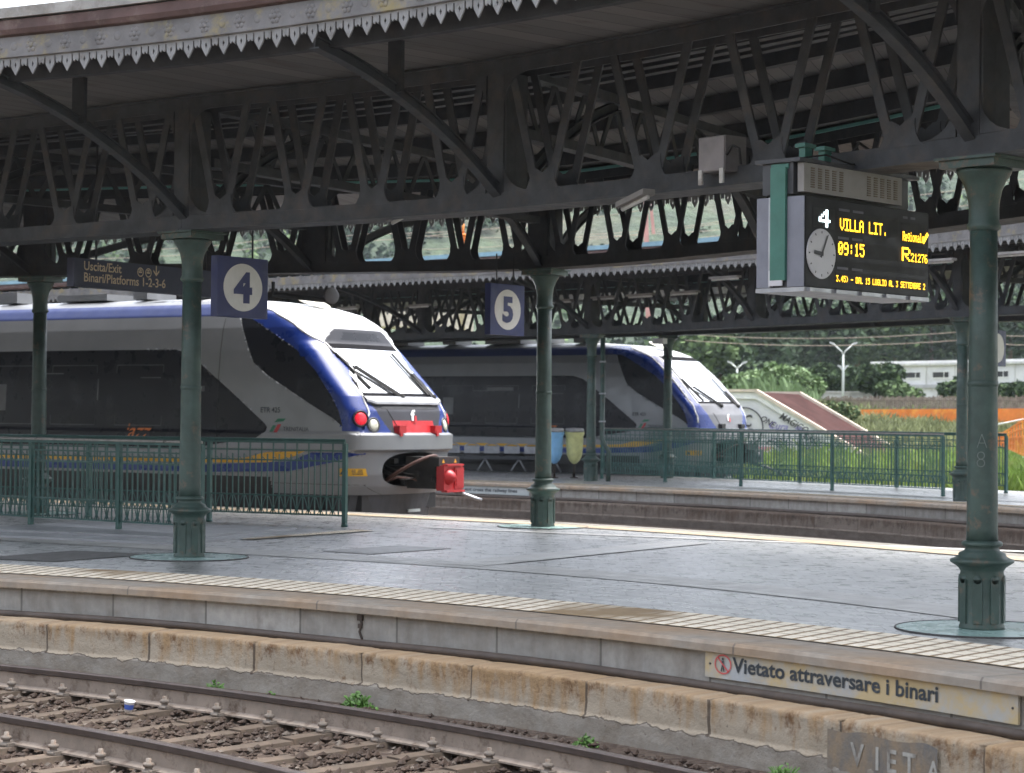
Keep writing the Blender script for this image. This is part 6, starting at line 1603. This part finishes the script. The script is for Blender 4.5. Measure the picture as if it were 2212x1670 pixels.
# field grass, weeds and hillside wood
m = MB(); rnd = random.Random(21)
def blades(n, urange, Yr, hr, mi, wr=(.012, .03)):
    for i in range(n):
        Y = rnd.uniform(*Yr); u = rnd.uniform(*urange); X = (u - 1106) / FPX * Y
        zz = -.55 + field_z(X, Y); p = Vector((X, Y, zz - .05)); h = rnd.uniform(*hr) * (1 + .6 * noise.noise(Vector((X * .5, Y * .5, 0)))); w_ = rnd.uniform(*wr); g = rnd.uniform(0, 3.14)
        s = Vector((math.cos(g), math.sin(g), 0)) * w_; ln = Vector((rnd.gauss(0, .25), rnd.gauss(0, .25), 1)) * h
        m.add([p - s, p + s, p + ln * .6 + s * .7, p + ln + Vector((ln.x * .3, ln.y * .3, -.05))], [(0, 1, 2, 3)], mi)
blades(17000, (1600, 2260), (57, 74), (.35, .85), 0)
blades(5000, (2060, 2260), (52, 60), (.45, 1.0), 0)
blades(13000, (1690, 2260), (74, 94), (.25, .6), 1, (.02, .05))
blades(12000, (1690, 2260), (94, 122), (.25, .7), 1, (.03, .07))
tag(m.build('field_grass', ['grass', 'grass2']), 'tall yellow green grass and weeds of the field behind the second platform', 'grass', kind='stuff')
m = MB(); rnd = random.Random(33)
for i in range(4200):
    Y = rnd.uniform(262, 520); u = rnd.uniform(-150, 2350); X = (u - 1106) / FPX * Y; zz = 1.6 + hill_z(X, Y)
    if noise.noise(Vector((X * .018, Y * .018, 4.2))) < -.12 and rnd.random() < .9: continue
    s = rnd.uniform(1.0, 2.6)
    mi = 0 if noise.noise(Vector((X * .03, Y * .03, 9))) + rnd.gauss(0, .18) < .05 else (1 if rnd.random() < .8 else 2)
    for q in range(22):
        v = Vector((rnd.gauss(0, .55), rnd.gauss(0, .55), abs(rnd.gauss(.55, .45)))); p = Vector((X, Y, zz)) + v * s; a = Vector((rnd.gauss(0, 1), rnd.gauss(0, 1), rnd.gauss(0, .6))).normalized() * s * .34; b = a.cross(Vector((rnd.gauss(0, 1), rnd.gauss(0, 1), rnd.gauss(0, 1)))).normalized() * s * .24
        m.add([p - a, p - b, p + a, p + b], [(0, 1, 2, 3)], mi)
tag(m.build('hillside_wood', ['hl1', 'hl2', 'leaf_l']), 'scrub and trees covering the hillside seen through the canopy girders', 'woodland', kind='stuff')
for i, (u, v, Y, w_, h, lb) in enumerate(((30, 575, 300, 3.2, 2.4, 'pale far house on the hill at the extreme left, under the near canopy'), (890, 676, 150, 5.5, 2.2, 'cream far house glimpsed through the girders above the nearer train'), (965, 690, 140, 3.2, 1.6, 'pale far building between the girders left of the number 5 sign'))):
    b = at(u, v, Y); r = thing('far_house', b, lb, 'house'); m = MB(); m.box(b + Z * 0, w_, w_ * .8, h, (1, .2, 0)); m.build('wall', 'hillhouse', r)
    m = MB(); m.prism([(-w_ * .55, 0), (w_ * .55, 0), (0, h * .35)], w_ * .9, b + Z * h * .5 + Vector((0, -w_ * .45, 0)), Vector((1, 0, 0)), Z, 0, Vector((0, 1, 0))); m.build('roof', 'roofred', r)
# ------------------------------------------------------------------ camera's own platform, and an unseen wall added to shade the view
pe = [(-30, 20.5), (-18, 15.5), (-9, 11.6), (-2.6, 8.7), (0, 7.2), (3, 4.4), (8, -2), (16, -13)]
E3 = smooth_curve(pe); B3 = Curve([E3.at(E3.L * q / 40, 0, -8.5) for q in range(41)])
m = MB(); n = 60; vs = []
for i in range(n + 1):
    a = E3.at(E3.L * i / n, -.001); b = E3.at(E3.L * i / n, -.001, -16); vs += [a, b, a - Z * .8]
m.add(vs, [(3 * i, 3 * i + 3, 3 * i + 4, 3 * i + 1) for i in range(n)] + [(3 * i, 3 * i + 2, 3 * i + 5, 3 * i + 3) for i in range(n)]); m.build('platform', 'pave', kind='structure')
# m = MB(); P = E3.pts(5.15, 0, step=.8); m.sweep(P, [(.2, 0), (9.0, .15), (9.0, .4), (.2, .35)] if False else [(4.5, 0), (10.0, .15), (10.0, .4), (4.5, .35)]); m.build('roof', 'iron_dark', r)
r = thing('added_shade_wall', (-6, -9, 0), 'unseen wall behind the camera, added to shade the platforms', 'building')
E4 = Curve([E3.at(E3.L * q / 40, 0, -13) for q in range(41)]); m = MB(); P = E4.pts(0, 0, step=2); m.sweep(P, [(0, -.5), (1, -.5), (1, 6.8), (0, 6.8)]); m.build('wall', mat('shade_wall_plaster', (.32, .24, .16), .9), r)
# ------------------------------------------------------------------ hazy air
hz = N('hazy_air'); hz.t.nodes.remove(hz.b); pv_ = hz.n('ShaderNodeVolumePrincipled')
pv_.inputs['Color'].default_value = (.80, .90, 1.0, 1); pv_.inputs['Density'].default_value = .00016; pv_.inputs['Anisotropy'].default_value = .2
hz.l(pv_.outputs[0], [n for n in hz.t.nodes if n.type == 'OUTPUT_MATERIAL'][0].inputs['Volume'])
m = MB(); m.box((0, 330, 47.5), 1000, 800, 99); tag(m.build('haze', hz.m), 'pale haze over the station and the hill', 'haze', kind='stuff')
